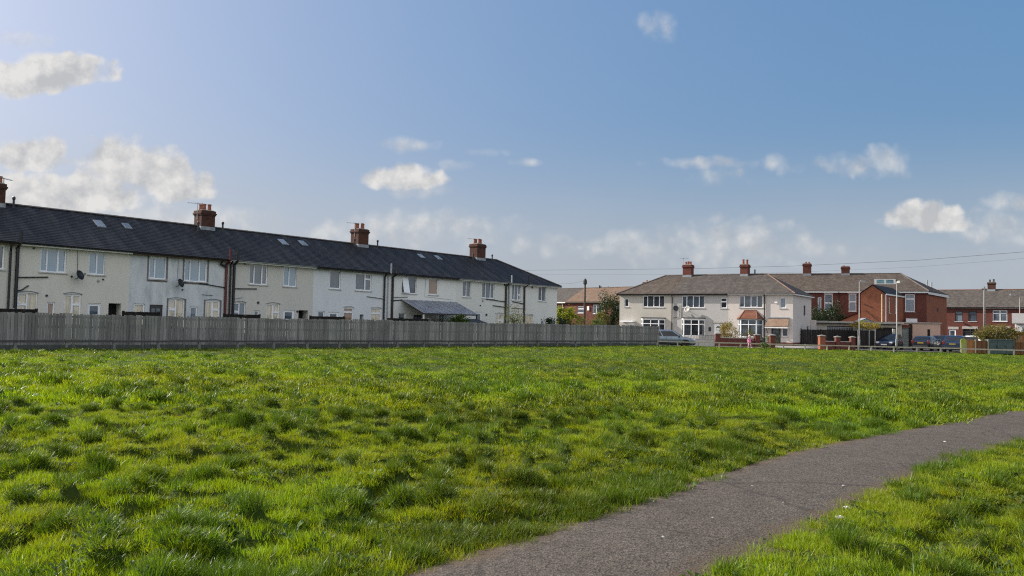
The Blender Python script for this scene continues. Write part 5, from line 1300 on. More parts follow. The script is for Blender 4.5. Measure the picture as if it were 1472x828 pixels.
mb = MB(); mb.add([(0, 0, 0), (4.4, 0, 0), (4.4, 0, 2.75), (2.1, 0, 3.72), (0, 0, 2.75), (0, 3, 0), (4.4, 3, 0), (4.4, 3, 2.75), (2.1, 3, 3.72), (0, 3, 2.75)], [(0, 1, 2, 3, 4), (9, 8, 7, 6, 5), (0, 4, 9, 5), (1, 6, 7, 2)]); mb.build('wall', M['orange'], t)
mb = MB(); mb.slope((-.15, 3.1, 2.72), (-.15, -.15, 2.72), (2.1, -.15, 3.8), (2.1, 3.1, 3.8)); mb.slope((4.55, -.15, 2.72), (4.55, 3.1, 2.72), (2.1, 3.1, 3.8), (2.1, -.15, 3.8)); mb.build('roof', M['slate'], t)
t = thing('garden_shed', 'pale shed gable standing above the golden hedge in front of the garage', 'shed', (34.95, 80.6, GZ), -.15)
mb = MB(); mb.add([(0, 0, 0), (1.5, 0, 0), (1.5, 0, 2.6), (.75, 0, 2.95), (0, 0, 2.6), (0, 1.6, 0), (1.5, 1.6, 0), (1.5, 1.6, 2.6), (.75, 1.6, 2.95), (0, 1.6, 2.6)], [(0, 1, 2, 3, 4), (9, 8, 7, 6, 5), (0, 4, 9, 5), (1, 6, 7, 2)]); mb.build('wall', M['whitemetal'], t)
mb = MB(); mb.slab([(-.06, -.06, 2.585), (.75, -.06, 2.965), (.75, 1.66, 2.965), (-.06, 1.66, 2.585)], (0, 0, .04)); mb.slab([(.75, -.06, 2.965), (1.56, -.06, 2.585), (1.56, 1.66, 2.585), (.75, 1.66, 2.965)], (0, 0, .04)); mb.build('roof', M['lead'], t)
t = thing('garden_shed', 'low dark roofed shed with a dark red edge peeping over the board fence', 'shed', (-3.4, 60.2, 0), TA + .1)
MB().box(0, 2.6, 0, 1.8, 0, 1.45).build('wall', M['yardwood'], t)
mb = MB(); mb.slab([(-.1, -.1, 1.452), (2.7, -.1, 1.452), (2.7, .95, 1.76), (-.1, .95, 1.76)], (0, 0, .03)); mb.slab([(2.7, 1.95, 1.452), (-.1, 1.95, 1.452), (-.1, .95, 1.76), (2.7, .95, 1.76)], (0, 0, .03)); mb.build('roof', M['rubber'], t)
MB().add([(2.702, -.08, 1.45), (2.702, 1.9, 1.45), (2.702, .95, 1.74)], [(0, 1, 2)]).build('barge_board', M['redpipe'], t)
# white porch, right edge
t = thing('white_porch', 'white glazed porch building cut by the right edge of the photo behind the hedge', 'porch', (44.9, 71.3, GZ), -.55)
wl_ = wall_panel(F0, 0, 3.4, 0, 2.6, [(.5, 1.5, 1.0, 2.3, .06), (1.8, 2.9, 1.0, 2.3, .06)]); wl_.build('wall', M['wood_white'], t)
for q in ((0, 3.4, 2.5, 2.6), (0, .1, .001, 2.49), (3.3, 3.4, .001, 2.49)): MB().box(*q, 0, 2.6).build('side_wall', M['wood_white'], t)
for a in (.5, 1.8): window(t, F0, a, a + (1.0 if a < 1 else 1.1), 1.0, 2.3, (1,), {0: .6}, M['upvc'], M['g_dark'])
mb = MB(); mb.slab([(-.25, -.3, 2.61), (3.65, -.3, 2.61), (3.65, 1.3, 3.5), (-.25, 1.3, 3.5)], (0, 0, .08)); mb.slab([(3.65, 2.9, 2.61), (-.25, 2.9, 2.61), (-.25, 1.3, 3.5), (3.65, 1.3, 3.5)], (0, 0, .08)); mb.build('roof', M['whitemetal'], t)
mb = MB(); mb.add([(-.02, 0, 2.6), (-.02, 2.6, 2.6), (-.02, 1.3, 3.42)], [(0, 1, 2)]); mb.build('gable', M['g_net'], t)

# ------------------------------------------------------------------ garden walls, pillars, dark fence
def brick_wall(label, p, q, h, mat, cope=None, railing=0, z=GZ + .09):
    l, an = frame2(p, q); t = thing('garden_wall', label, 'wall', (*p, z), an)
    MB().box(0, l, -.11, .11, -.1, h).build('wall', mat, t); MB().box(-.01, l + .01, -.14, .14, h + .002, h + .065).build('coping', cope or M['concrete'], t)
    if railing:
        mb = MB(); n = int(l / .13)
        for k in range(n + 1): mb.tube([(l * k / n, 0, h + .06), (l * k / n, 0, h + .06 + railing)], .011, 5)
        mb.tube([(0, 0, h + railing), (l, 0, h + railing)], .016, 5); mb.build('railing', M['black'], t)
    return t
def pillar(label, x, y, h, mat, w=.42, capm=None, z=GZ + .09, group='brick pillars along the garden fronts', cap='pyramid'):
    t = thing('brick_pillar', label, 'pillar', (x, y, z), .05, group)
    MB().box(-w / 2, w / 2, -w / 2, w / 2, -.1, h).build('shaft', mat, t)
    e = w / 2 + .05; mb = MB().box(-e, e, -e, e, h + .002, h + .06); mb.add([(-e, -e, h + .062), (e, -e, h + .062), (e, e, h + .062), (-e, e, h + .062), (0, 0, h + .15)], [(0, 1, 4), (1, 2, 4), (2, 3, 4), (3, 0, 4)])
    mb.build('cap', capm or M['capstone'], t); return t
brick_wall('pale grey low front wall with railings beside the silver car', (14.4, 71.0), (17.9, 70.4), .55, M['dash2'], railing=.35)
brick_wall('dark red front garden wall with railings behind the child in pink', (18.35, 70.3), (21.2, 70.0), .72, M['red'], railing=.3)
brick_wall('short dark red garden wall between the two brick pillars right of the bay', (21.75, 69.9), (22.45, 69.5), .35, M['red'])
brick_wall('low red brick wall between the sunlit pillar and the middle pillar', (26.62, 67.9), (27.4, 67.8), .72, M['red'], z=GZ)
brick_wall('low red brick wall between the middle pillar and the black gate', (27.85, 67.75), (28.6, 67.6), .72, M['red'], z=GZ)
pillar('dark red brick pillar left of the yellowish garden shrub by the white door', 18.13, 70.35, 1.05, M['red'])
pillar('dark red brick pillar just right of the orange roofed bay', 21.47, 69.95, 1.02, M['red']); pillar('dark red brick pillar with a pale cap in front of the tiled porch', 22.55, 69.2, 1.02, M['red'])
pillar('bright orange brick pillar with a pale cap standing in the sun by the rail', 26.35, 67.95, 1.16, M['orange'], .46, z=GZ)
pillar('dull brick pillar with a pointed cap halfway along the low wall', 27.62, 67.8, 1.1, M['red'], .36, z=GZ); pillar('dull brick pillar at the black gate left of the street lamp', 28.78, 67.55, 1.1, M['red'], .36, z=GZ)
l, an = frame2((28.6, 79.3), (34.1, 78.7))
t = thing('black_fence', 'tall black boarded fence with a trellis top between the pale row and the lamp post', 'fence', (28.75, 79.3, GZ), an)
mb = MB(); n = int(l / .12)
for k in range(n): mb.box(l * k / n + .004, l * (k + 1) / n - .004, -.012 + .012 * (k % 2), .012, 0, 1.72)
mb.build('panel', M['yardwood'], t)
mb = MB()
for k in range(int(l / .16)): mb.box(k * .16, k * .16 + .02, -.01, .01, 1.72, 2.0)
mb.box(0, l, -.015, .015, 1.98, 2.02); mb.box(0, l, -.014, .014, 1.84, 1.865); mb.build('trellis', M['greypipe'], t)
for k in range(4): MB().box(l * k / 3 - .05, l * k / 3 + .05, .02, .12, 0, 1.8).build('post', M['yardwood'], t)
t = thing('double_gate', 'dark boarded double gate below the golden hedge with two pale uprights', 'gate', (33.0, 76.3, GZ), -.1)
for k in range(2):
    mb = MB()
    for j in range(9): mb.box(1.6 * k + .17 * j + .03, 1.6 * k + .17 * j + .19, -.015, .015, .08, 1.75)
    mb.build('leaf', M['yardwood'], t)
for x in (.0, 1.05, 1.62, 3.25): MB().box(x - .03, x + .03, -.06, -.018, 0, 1.8).build('upright', M['steel'] if 0 < x < 3 else M['concrete'], t)
MB().box(3.2, 3.42, -.12, .1, 0, 1.95).build('post', M['concrete'], t)
# things along the right part of the rail
t = thing('panel_board', 'lime green rounded board standing by the rail, leftmost of the right edge boards', 'board', (34.95, 62.3, -.1), -.12)
mb = MB(); q = [(0, .0), (.46, .0), (.46, .95)] + [(.23 + .23 * math.cos(a), .95 + .22 * math.sin(a)) for a in (.5, 1.0, 1.57, 2.1, 2.7)] + [(0, .95)]
mb.slab([(x, 0, z) for x, z in q], (0, .06, 0)); mb.build('board', plain('lime_paint', (.27, .31, .055), .7, .25, 4), t)
for x in (.04, .36): MB().box(x, x + .07, -.03, -.002, -.05, .8).build('batten', M['railwood'], t)
t = thing('wooden_fence', 'orange and brown wooden fence panels between the lime board and the green cabinet', 'fence', (35.42, 62.25, -.12), -.12)
mb = MB(); [mb.box(.105 * k, .105 * k + .1, 0, .02, 0, 1.12 - .008 * k) for k in range(6)]; mb.build('panel', M['orangewood'], t)
mb = MB(); [mb.box(.64 + .1 * k, .64 + .1 * k + .095, 0, .02, 0.02, 1.06) for k in range(9)]; mb.build('panel', M['brownwood'], t)
for x in (.62, 1.55): MB().box(x - .04, x + .04, -.05, -.002, 0, 1.12).build('post', M['railwood'], t)
t = thing('utility_cabinet', 'dark green metal street cabinet behind the rail at the right', 'cabinet', (36.98, 62.0, -.12), -.1)
gp = plain('green_metal', (.050, .082, .075), .55, .3, 3)
MB().box(0, 1.9, 0, .6, .06, 1.12).build('body', gp, t, bevel=.01); MB().box(-.03, 1.93, -.03, .63, 1.125, 1.18).build('lid', gp, t, bevel=.01); MB().box(.02, 1.88, .03, .57, -.1, .06).build('base', M['concrete'], t)
for k in range(3):
    d_ = MB().box(.03 + k * .62, .61 + k * .62, -.02, -.002, .1, 1.09).build('door', gp, t); MB().box(.54 + k * .62, .57 + k * .62, -.05, -.021, .55, .7).build('handle', M['black'], d_)
    mb = MB(); [mb.box(.1 + k * .62, .5 + k * .62, -.03, -.021, .9 + j * .04, .915 + j * .04) for j in range(4)]; mb.build('louvre', gp, d_)
t = thing('wooden_fence', 'brown slatted garden fence right of the green cabinet at the photo edge', 'fence', (38.95, 62.2, -.15), -.3)
mb = MB(); [mb.box(.12 * k, .12 * k + .085, 0, .02, 0, 1.05 + rnd.uniform(-.02, .02)) for k in range(34)]; mb.build('panel', M['brownwood'], t)
for z in (.25, .85): MB().box(0, 4.1, .021, .06, z, z + .08).build('rail', M['brownwood'], t)
t = thing('wooden_fence', 'bright orange fence panel behind the slatted fence below the white porch', 'fence', (41.7, 66.5, -.2), -.4)
mb = MB(); [mb.box(.12 * k, .12 * k + .112, 0, .02, 0, 1.9) for k in range(22)]; mb.build('panel', M['orangewood'], t); MB().box(0, 2.6, -.03, -.002, 1.7, 1.8).build('rail', M['orangewood'], t)

# ------------------------------------------------------------------ posts and cables
def street_lamp(label, x, y, z, h, mat=None, arm=.5, ang=0.0, base=True):
    t = thing('street_lamp', label, 'street lamp', (x, y, z), ang, 'street lamps')
    mat = mat or M['whitemetal']
    MB().lathe([(.075, -.1), (.075, 1.1), (.072, 1.15), (.05, 1.3), (.036, h)], (0, 0, 0), 12).build('column', mat, t, smooth=True)
    MB().box(-.03, .03, -.092, -.08, .45, .95).build('access_door', M['steel'], t)
    hd = MB(); hd.tube([(0, 0, h - .03), (arm * .3, 0, h + .03), (arm * .5, 0, h + .04)], .03, 8)
    hd.add([(arm * .35, -.07, h - .01), (arm + .28, -.10, h + .0), (arm + .28, .10, h + .0), (arm * .35, .07, h - .01), (arm * .35, -.05, h + .09), (arm + .2, -.07, h + .13), (arm + .2, .07, h + .13), (arm * .35, .05, h + .09)],
           [(0, 3, 2, 1), (4, 5, 6, 7), (0, 1, 5, 4), (1, 2, 6, 5), (2, 3, 7, 6), (3, 0, 4, 7)])
    lh = hd.build('lamp_head', mat, t); MB().box(arm * .5, arm + .24, -.07, .07, h - .045, h - .008).build('lens', M['lamp_glass'], lh)
    return t
street_lamp('tall pale street lamp standing before the brick wing, left of the blue hatchback', 30.65, 70.5, -.2, 6.05, arm=.35, ang=.2)
street_lamp('pale street lamp rising from the grass beside the blue hatchback', 29.45, 61.15, -.02, 5.28, arm=.15, ang=-1.3)
street_lamp('pale street lamp far back in the gap beside the dark conifer', 12.45, 108, -.2, 6.0, arm=.5, ang=3.1)
street_lamp('pale street lamp at the right edge behind the white porch', 54.0, 85, -.2, 5.85, arm=.7, ang=3.0)
def pole(label, x, y, h, r=.13, arms=0):
    t = thing('telegraph_pole', label, 'telegraph pole', (x, y, -.25), 0, 'telegraph poles')
    MB().tube([(0, 0, -.1), (0, 0, h * .5), (0, 0, h)], [r * 1.15, r, r * .8], 10).build('pole', plain('creosote', (.055, .042, .034), .9, .3, 5) if arms else M['postwood'], t, smooth=True)
    mb = MB(); mb.lathe([(.02, 0), (.24, .0), (.26, .1), (.24, .55), (.12, .75), (.02, .8)], (0, 0, h - .75), 10) if arms else mb.box(-.3, .3, -.05, .05, h - .35, h - .25)
    mb.build('terminal_box', M['rubber'], t)
    mb = MB(); [mb.tube([(0, -.1 - .03 * (k % 2), 2.6 + .4 * k), (.0, -.26, 2.6 + .4 * k)], .014, 5) for k in range(int((h - 3.6) / .4))]; mb.build('step', M['steel'], t)
    return t
pole('tall dark telegraph pole with a drum top in the gap between the two rows', 10.05, 110, 8.1, .15, 1)
pole('slim grey telegraph pole before the far brick houses at the right', 59.1, 100, 7.6, .13, 0)
def cable(label, pts, r):
    o = MB().tube(pts, r, 5).build('overhead_cable', M['rubber']); return tag(o, label, 'cable', None)
C_ = [(-12.61, 150, 11.0), (2.87, 140.4, 10.91), (15.3, 131.6, 10.70), (27.82, 121.2, 10.40), (38.67, 110, 10.22), (48.61, 95.6, 10.10), (53.5, 83.44, 10.11), (55.17, 70, 10.2)]
cable('long thin black cable sagging across the sky to the right edge', C_, .018)
cable('second thinner cable just below the long one above the pale row', [(x, y + 1.5, z - .55 - .25 * math.sin(i / 7 * math.pi)) for i, (x, y, z) in enumerate(C_)], .008)
cable('short faint wire from the telegraph pole drum to the brown roofed house', [(10.05, 110, 7.6), (8.5, 112, 7.3), (4.0, 117, 7.25), (-2, 128, 7.3)], .012)

# ------------------------------------------------------------------ trees and bushes
def plant(name, label, cat, x, y, z, h, rad, mat, n, size, trunk=.4, seed=1, clumps=16, tight=.34, group=None, mat2=None, n2=0, stems=5, rz_=None):
    g = random.Random(seed); t = thing(name, label, cat, (x, y, z), g.uniform(0, .3), group)
    mb = MB(); c = Vector((0, 0, h - (rz_ or rad))); rzv = rz_ or rad
    k = h * .012 + .012
    for j in range(stems):
        a = g.uniform(0, 6.28); e = Vector((math.cos(a) * rad * g.uniform(.2, .75), math.sin(a) * rad * g.uniform(.2, .75), h - rzv + rzv * g.uniform(-.2, .75)))
        b0 = Vector((g.uniform(-.05, .05), g.uniform(-.05, .05), -.1)); md = b0.lerp(e, .5) + Vector((g.uniform(-.1, .1), g.uniform(-.1, .1), .1))
        mb.tube([b0, md, e], [k * (1.6 if j == 0 else 1), k * .8, k * .25], 6)
        for _ in range(3):
            f = md.lerp(e, g.uniform(.2, 1)); mb.tube([f, f + Vector((g.uniform(-1, 1), g.uniform(-1, 1), g.uniform(0, 1))) * rad * .5], [k * .4, k * .12], 4)
    mb.build('trunk' if trunk > .5 else 'stem', M['bark'], t, uv=False)
    cr = MB().leafy(c, (rad, rad, rzv), n, size, g, clumps, tight).build('crown', mat, t, uv=False)
    if mat2: MB().leafy(c, (rad * 1.02, rad * 1.02, rzv * 1.02), n2, size, g, clumps, tight).build('blossom', mat2, cr, uv=False)
    return t
B_ = lambda *a, **k: plant('bush', *a, **k)
B_('yellow green bush behind the board fence at the end of the terrace', 'bush', 5.5, 83, -.2, 3.75, 1.35, M['leaf_lime'], 4600, .09, seed=2, rz_=1.2)
B_('dark green low bush at the foot of the yellow green bush by the terrace end', 'bush', 4.0, 70.5, -.05, 2.35, 1.25, M['leaf_dark'], 2200, .075, seed=3, rz_=.9)
B_('small pale green bush right of the yellow green one behind the fence', 'bush', 7.1, 84, -.2, 2.9, .75, M['leaf_olive'], 1200, .065, seed=4, rz_=.8)
B_('thin pinkish twiggy bush before the brown brick house', 'bush', 7.2, 80, -.1, 2.6, .75, M['leaf_olive'], 700, .06, seed=5, rz_=.8, tight=.5)
plant('conifer', 'tall dark conifer against the left end of the pale row', 'tree', 12.0, 98, -.2, 6.1, 1.55, M['leaf_dark'], 5200, .11, .8, 6, 34, .34, rz_=2.9, mat2=M['leaf_olive'], n2=700)
B_('olive bush left of the dark conifer by the far street lamp', 'bush', 10.0, 90, -.2, 3.5, 1.0, M['leaf_olive'], 1700, .08, seed=7, rz_=1.2)
B_('small shrub under the dark conifer behind the fence end', 'bush', 9.2, 86, -.2, 2.4, .8, M['leaf_mid'], 1000, .07, seed=17, rz_=.7)
plant('blossoming_bush', 'loose pale blossoming bush before the end of the left terrace', 'bush', .3, 66, -.05, 3.05, 1.2, M['leaf_lime'], 620, .06, .4, 8, 20, .42, rz_=1.05, mat2=M['blossom'], n2=520, stems=9)
B_('spiky dark garden bush at the right end of the glazed canopy', 'bush', -3.95, 60, -.05, 2.25, .75, M['leaf_mid'], 1300, .07, seed=9, rz_=.75)
B_('low dark bush left of the spiky bush under the canopy edge', 'bush', -4.95, 59.2, -.05, 1.95, .6, M['leaf_dark'], 800, .065, seed=10, rz_=.6)
B_('yellowish garden shrub beside the white front door', 'bush', 21.0, 77.3, GZ + .1, 2.25, .95, M['leaf_gold'], 1300, .065, seed=11, rz_=1.0, mat2=M['leaf_olive'], n2=900)
B_('small pale shrub hiding the base of the orange roofed bay', 'bush', 22.1, 74.5, GZ + .1, 1.7, .4, M['leaf_olive'], 500, .05, seed=12, rz_=.7, tight=.5)
B_('small dark bush between the two pillars right of the bay', 'bush', 22.0, 70.6, GZ + .1, .95, .55, M['leaf_dark'], 800, .05, seed=13, rz_=.4)
B_('small grey green bush below the tiled porch', 'bush', 23.5, 72.2, GZ + .1, 1.05, .6, M['leaf_mid'], 800, .05, seed=14, rz_=.45)
B_('dark ivy covered tree hiding the lower brick wall right of the pale row', 'tree', 36.2, 91.2, GZ, 4.75, 1.9, M['leaf_dark'], 4200, .10, seed=15, rz_=1.7, clumps=26)
B_('dark green low ivy mass left of the ivy covered tree', 'bush', 34.2, 89.5, GZ, 3.5, 1.2, M['leaf_dark'], 1800, .10, seed=18, rz_=1.0)
plant('pleached_hedge', 'narrow golden leaved hedge on slim stems above the dark double gate', 'hedge', 34.2, 77.6, GZ, 2.65, 1.5, M['leaf_gold'], 1800, .06, .4, 16, 22, .3, rz_=.42, mat2=M['leaf_lime'], n2=500)
plant('hedge', 'broad dry olive hedge with bare stems behind the green cabinet', 'hedge', 40.2, 66.3, -.2, 2.42, 1.75, M['leaf_tan'], 3600, .075, .4, 19, 34, .3, rz_=.78, mat2=M['leaf_olive'], n2=1800, stems=16)
B_('low grey green weed clump on the verge right of the child', 'plant', 19.5, 61.7, .0, .42, .5, M['leaf_mid'], 420, .05, seed=21, rz_=.22, stems=3)

# ------------------------------------------------------------------ cars
def make_car(label, x, y, rz, paint, L_=4.1, W_=1.74, H_=1.46, kind='hatch', plate='plate_w', group='parked cars'):
    t = thing('parked_car', label, 'car', (x, y, -.2), rz, group)
    hw = W_ / 2; hl = L_ / 2; zb = .20; zw = .92 if kind != 'suv' else 1.0
    # stations front (+x) to rear: x, half width, top z, bottom z
    st = [(hl, .60, .62, .34), (hl - .06, .80, .70, .24), (hl - .30, .95, .79, .20), (hl - .75, .99, .87, zb), (hl - 1.10, 1.0, zw, zb), (.3, 1.0, zw + .02, zb), (-.6, 1.0, zw + .04, zb), (-hl + .6, .99, zw + .06, zb), (-hl + .18, .95, zw + .05, .24), (-hl + .03, .84, zw - .04, .32), (-hl, .70, .80, .42)]
    mb = MB(); V = []; m_ = 11
    for sx, w, zt, z0 in st:
        w *= hw; zm = z0 + (zt - z0) * .55
        half = [(w * .80, z0), (w * .97, z0 + .10), (w, zm), (w * .985, zt - .12), (w * .93, zt - .03)]
        ring = [(-a, b) for a, b in half] + [(0, zt + .012)] + [(a, b) for a, b in reversed(half)]
        V += [(sx, a, b) for a, b in ring]
    n = len(st); Fc = []
    for i in range(n - 1):
        for j in range(m_ - 1): Fc.append((i * m_ + j, i * m_ + j + 1, (i + 1) * m_ + j + 1, (i + 1) * m_ + j))
        Fc.append((i * m_ + m_ - 1, i * m_, (i + 1) * m_, (i + 1) * m_ + m_ - 1))
    Fc += [tuple(range(m_)), tuple(reversed(range((n - 1) * m_, n * m_)))]
    mb.add(V, Fc)
    # cabin: belt, waist and roof outlines
    xf, xr = hl - 1.0, {'hatch': -hl + .16, 'estate': -hl + .10, 'saloon': -hl + .75, 'suv': -hl + .12}[kind]
    xf2, xr2 = xf - .78, {'hatch': -hl + .62, 'estate': -hl + .38, 'saloon': -hl + 1.35, 'suv': -hl + .40}[kind]
    wb, wr = hw * .93, hw * .74; zr = H_
    def ring(xa, xb, w, z, cut): return [(xa, -w + cut, z), (xa - cut * .6, -w, z), (xb + cut * .4, -w, z), (xb, -w + cut, z), (xb, w - cut, z), (xb + cut * .4, w, z), (xa - cut * .6, w, z), (xa, w - cut, z)]
    R_ = [ring(xf, xr, wb, zw - .03, .12), ring(xf2 + .08, xr2 - .05, wr + .03, zr - .09, .14), ring(xf2 - .10, xr2 + .10, wr - .06, zr - .015, .16), ring(xf2 - .35, xr2 + .35, wr - .25, zr + .012, .16)]
    V = [p for r in R_ for p in r]; Fc = [(k * 8 + j, k * 8 + (j + 1) % 8, k * 8 + 8 + (j + 1) % 8, k * 8 + 8 + j) for k in range(3) for j in range(8)] + [tuple(range(24, 32))]
    mb.add(V, [tuple(reversed(f)) for f in Fc])
    body = mb.build('body', paint, t, smooth=True); body.modifiers.new('b', 'BEVEL').width = .02; body.modifiers['b'].segments = 2; body.modifiers['b'].angle_limit = R(40)
    e = body.modifiers.new('w', 'WEIGHTED_NORMAL')
    # glass panels, set just proud of the cabin faces
    a, b_ = R_[0], R_[1]
    def pane(name, p0, p1, q1, q0, x0=0.04, x1=.96, y0=.10, y1=.94):
        p0, p1, q0, q1 = map(Vector, (p0, p1, q0, q1)); f = lambda u, v: p0.lerp(p1, u).lerp(q0.lerp(q1, u), v)
        n_ = (p1 - p0).cross(q0 - p0).normalized(); c = (p0 + p1 + q0 + q1) / 4
        if n_.dot(c - Vector((0, 0, .9))) < 0: n_ = -n_
        P = [f(x0, y0), f(x1, y0), f(x1, y1), f(x0, y1)]
        return MB().slab([p + n_ * .006 for p in P], n_ * .006).build(name, M['car_glass'], t)
    pane('windscreen', a[7], a[0], b_[0], b_[7], .02, .98); pane('rear_window', a[3], a[4], b_[4], b_[3], .06, .94, .22 if kind != 'saloon' else .1, .92)
    cuts = [(.06, .47), (.50, .80), (.83, .97)] if kind in ('estate', 'suv') else [(.06, .52), (.55, .94)]
    for s0, s1 in cuts:
        pane('side_window', a[1], a[2], b_[2], b_[1], s0, s1); pane('side_window', a[6], a[5], b_[5], b_[6], s0, s1)
    wx = (hl - .82, -hl + .78)
    for X in wx:
        for sd in (-1, 1):
            yy = sd * (hw - .10); w = MB(); r = .315
            w.lathe([(r * .62, -.11), (r * .95, -.11), (r, -.07), (r, .07), (r * .95, .11), (r * .62, .11)], (X, yy, r), 20, 'y'); wo = w.build('wheel', M['tyre'], t, smooth=False)
            rm = MB(); rm.lathe([(r * .60, sd * .06), (r * .62, sd * .10), (r * .5, sd * .095), (.05, sd * .08), (.045, sd * .105)], (X, yy, r), 16, 'y'); ro = rm.build('rim', M['alloy'], wo)
            ar = MB(); k = 16; y0 = sd * (hw - .14); y1 = sd * (hw + .004); Vv = []
            for q in range(k + 1):
                an = math.pi * q / k - .12 * (1 - 2 * q / k)
                for rr_, yv in ((r + .055, y0), (r + .055, y1), (r - .02, y1), (r - .02, y0)): Vv.append((X + rr_ * math.cos(an), yv, r + rr_ * math.sin(an)))
            ar.add(Vv, [(4 * q + j, 4 * q + (j + 1) % 4, 4 * q + 4 + (j + 1) % 4, 4 * q + 4 + j) for q in range(k) for j in range(4)]); ar.build('wheel_arch', M['rubber'], t)
    for sd in (-1, 1):
        y0, y1 = sorted((sd * hw * .48, sd * hw * .84)); MB().box(hl - .16, hl - .015, y0, y1, .58, .73).build('headlight', M['lamp_glass'], t, bevel=.03)
        y0, y1 = sorted((sd * hw * .66, sd * hw * .90)); MB().box(-hl - .004, -hl + .16, y0, y1, .66, .95).build('tail_light', M['tail'], t, bevel=.03)
        y0, y1 = sorted((sd * (hw * .96), sd * (hw + .16))); MB().box(xf - .42, xf - .26, y0, y1, zw + .01, zw + .14).build('mirror', paint, t, bevel=.03)
        for hx_ in (.28, -.75): y0, y1 = sorted((sd * (hw * .985), sd * (hw + .018))); MB().box(hx_ - .1, hx_ + .08, y0, y1, zw - .14, zw - .11).build('door_handle', paint, t)
        y0, y1 = sorted((sd * (hw - .02), sd * (hw + .006))); MB().box(-hl + 1.25, hl - 1.3, y0, y1, .30, .42).build('sill_trim', M['rubber'], t)
        mb = MB()
        for xx in (hl - 1.28, .0 - .12, -1.05): mb.box(xx - .006, xx + .006, y0, y1 - .002 if sd > 0 else y1, .42, zw - .03)
        mb.build('door_seam', M['rubber'], t)
    MB().box(hl - .10, hl + .012, -hw * .66, hw * .66, .30, .50).build('grille', M['rubber'], t, bevel=.02); MB().box(-hl - .012, -hl + .1, -hw * .74, hw * .74, .32, .48).build('rear_bumper', M['rubber'], t, bevel=.02)
    MB().box(hl + .013, hl + .02, -.26, .26, .42, .53).build('number_plate', M['plate_w'], t); MB().box(-hl - .014, -hl - .004, -.26, .26, .66, .77).build('number_plate', M['plate_y'], t)
    return t
make_car('silver blue estate car side on, half hidden by the end of the board fence', 13.05, 66.9, -.12, car_paint('silver_blue', (.17, .215, .26), .5), 4.5, 1.76, 1.45, 'estate')
make_car('blue hatchback facing the green in front of the pink garage', 36.0, 76.2, R(231), car_paint('mid_blue', (.010, .019, .042)), 4.0, 1.72, 1.52, 'hatch')
make_car('dark blue hatchback with a yellow rear plate parked left of the other two dark cars', 38.7, 74.6, R(48), car_paint('navy', (.009, .011, .022)), 4.0, 1.7, 1.33, 'hatch')
make_car('black car parked behind, squeezed between the dark and the brighter blue cars', 43.0, 80.0, R(50), car_paint('black', (.010, .011, .014)), 4.3, 1.75, 1.40, 'saloon')
make_car('brighter blue car parked with its tail to the green, left of the lime board', 39.55, 71.0, R(50), car_paint('bright_blue', (.010, .024, .060)), 4.0, 1.74, 1.45, 'hatch')
make_car('white car farther back, only its roof showing over the wooden panels', 45.2, 78.0, R(50), car_paint('white', (.62, .63, .64), 0), 4.1, 1.72, 1.46, 'hatch')

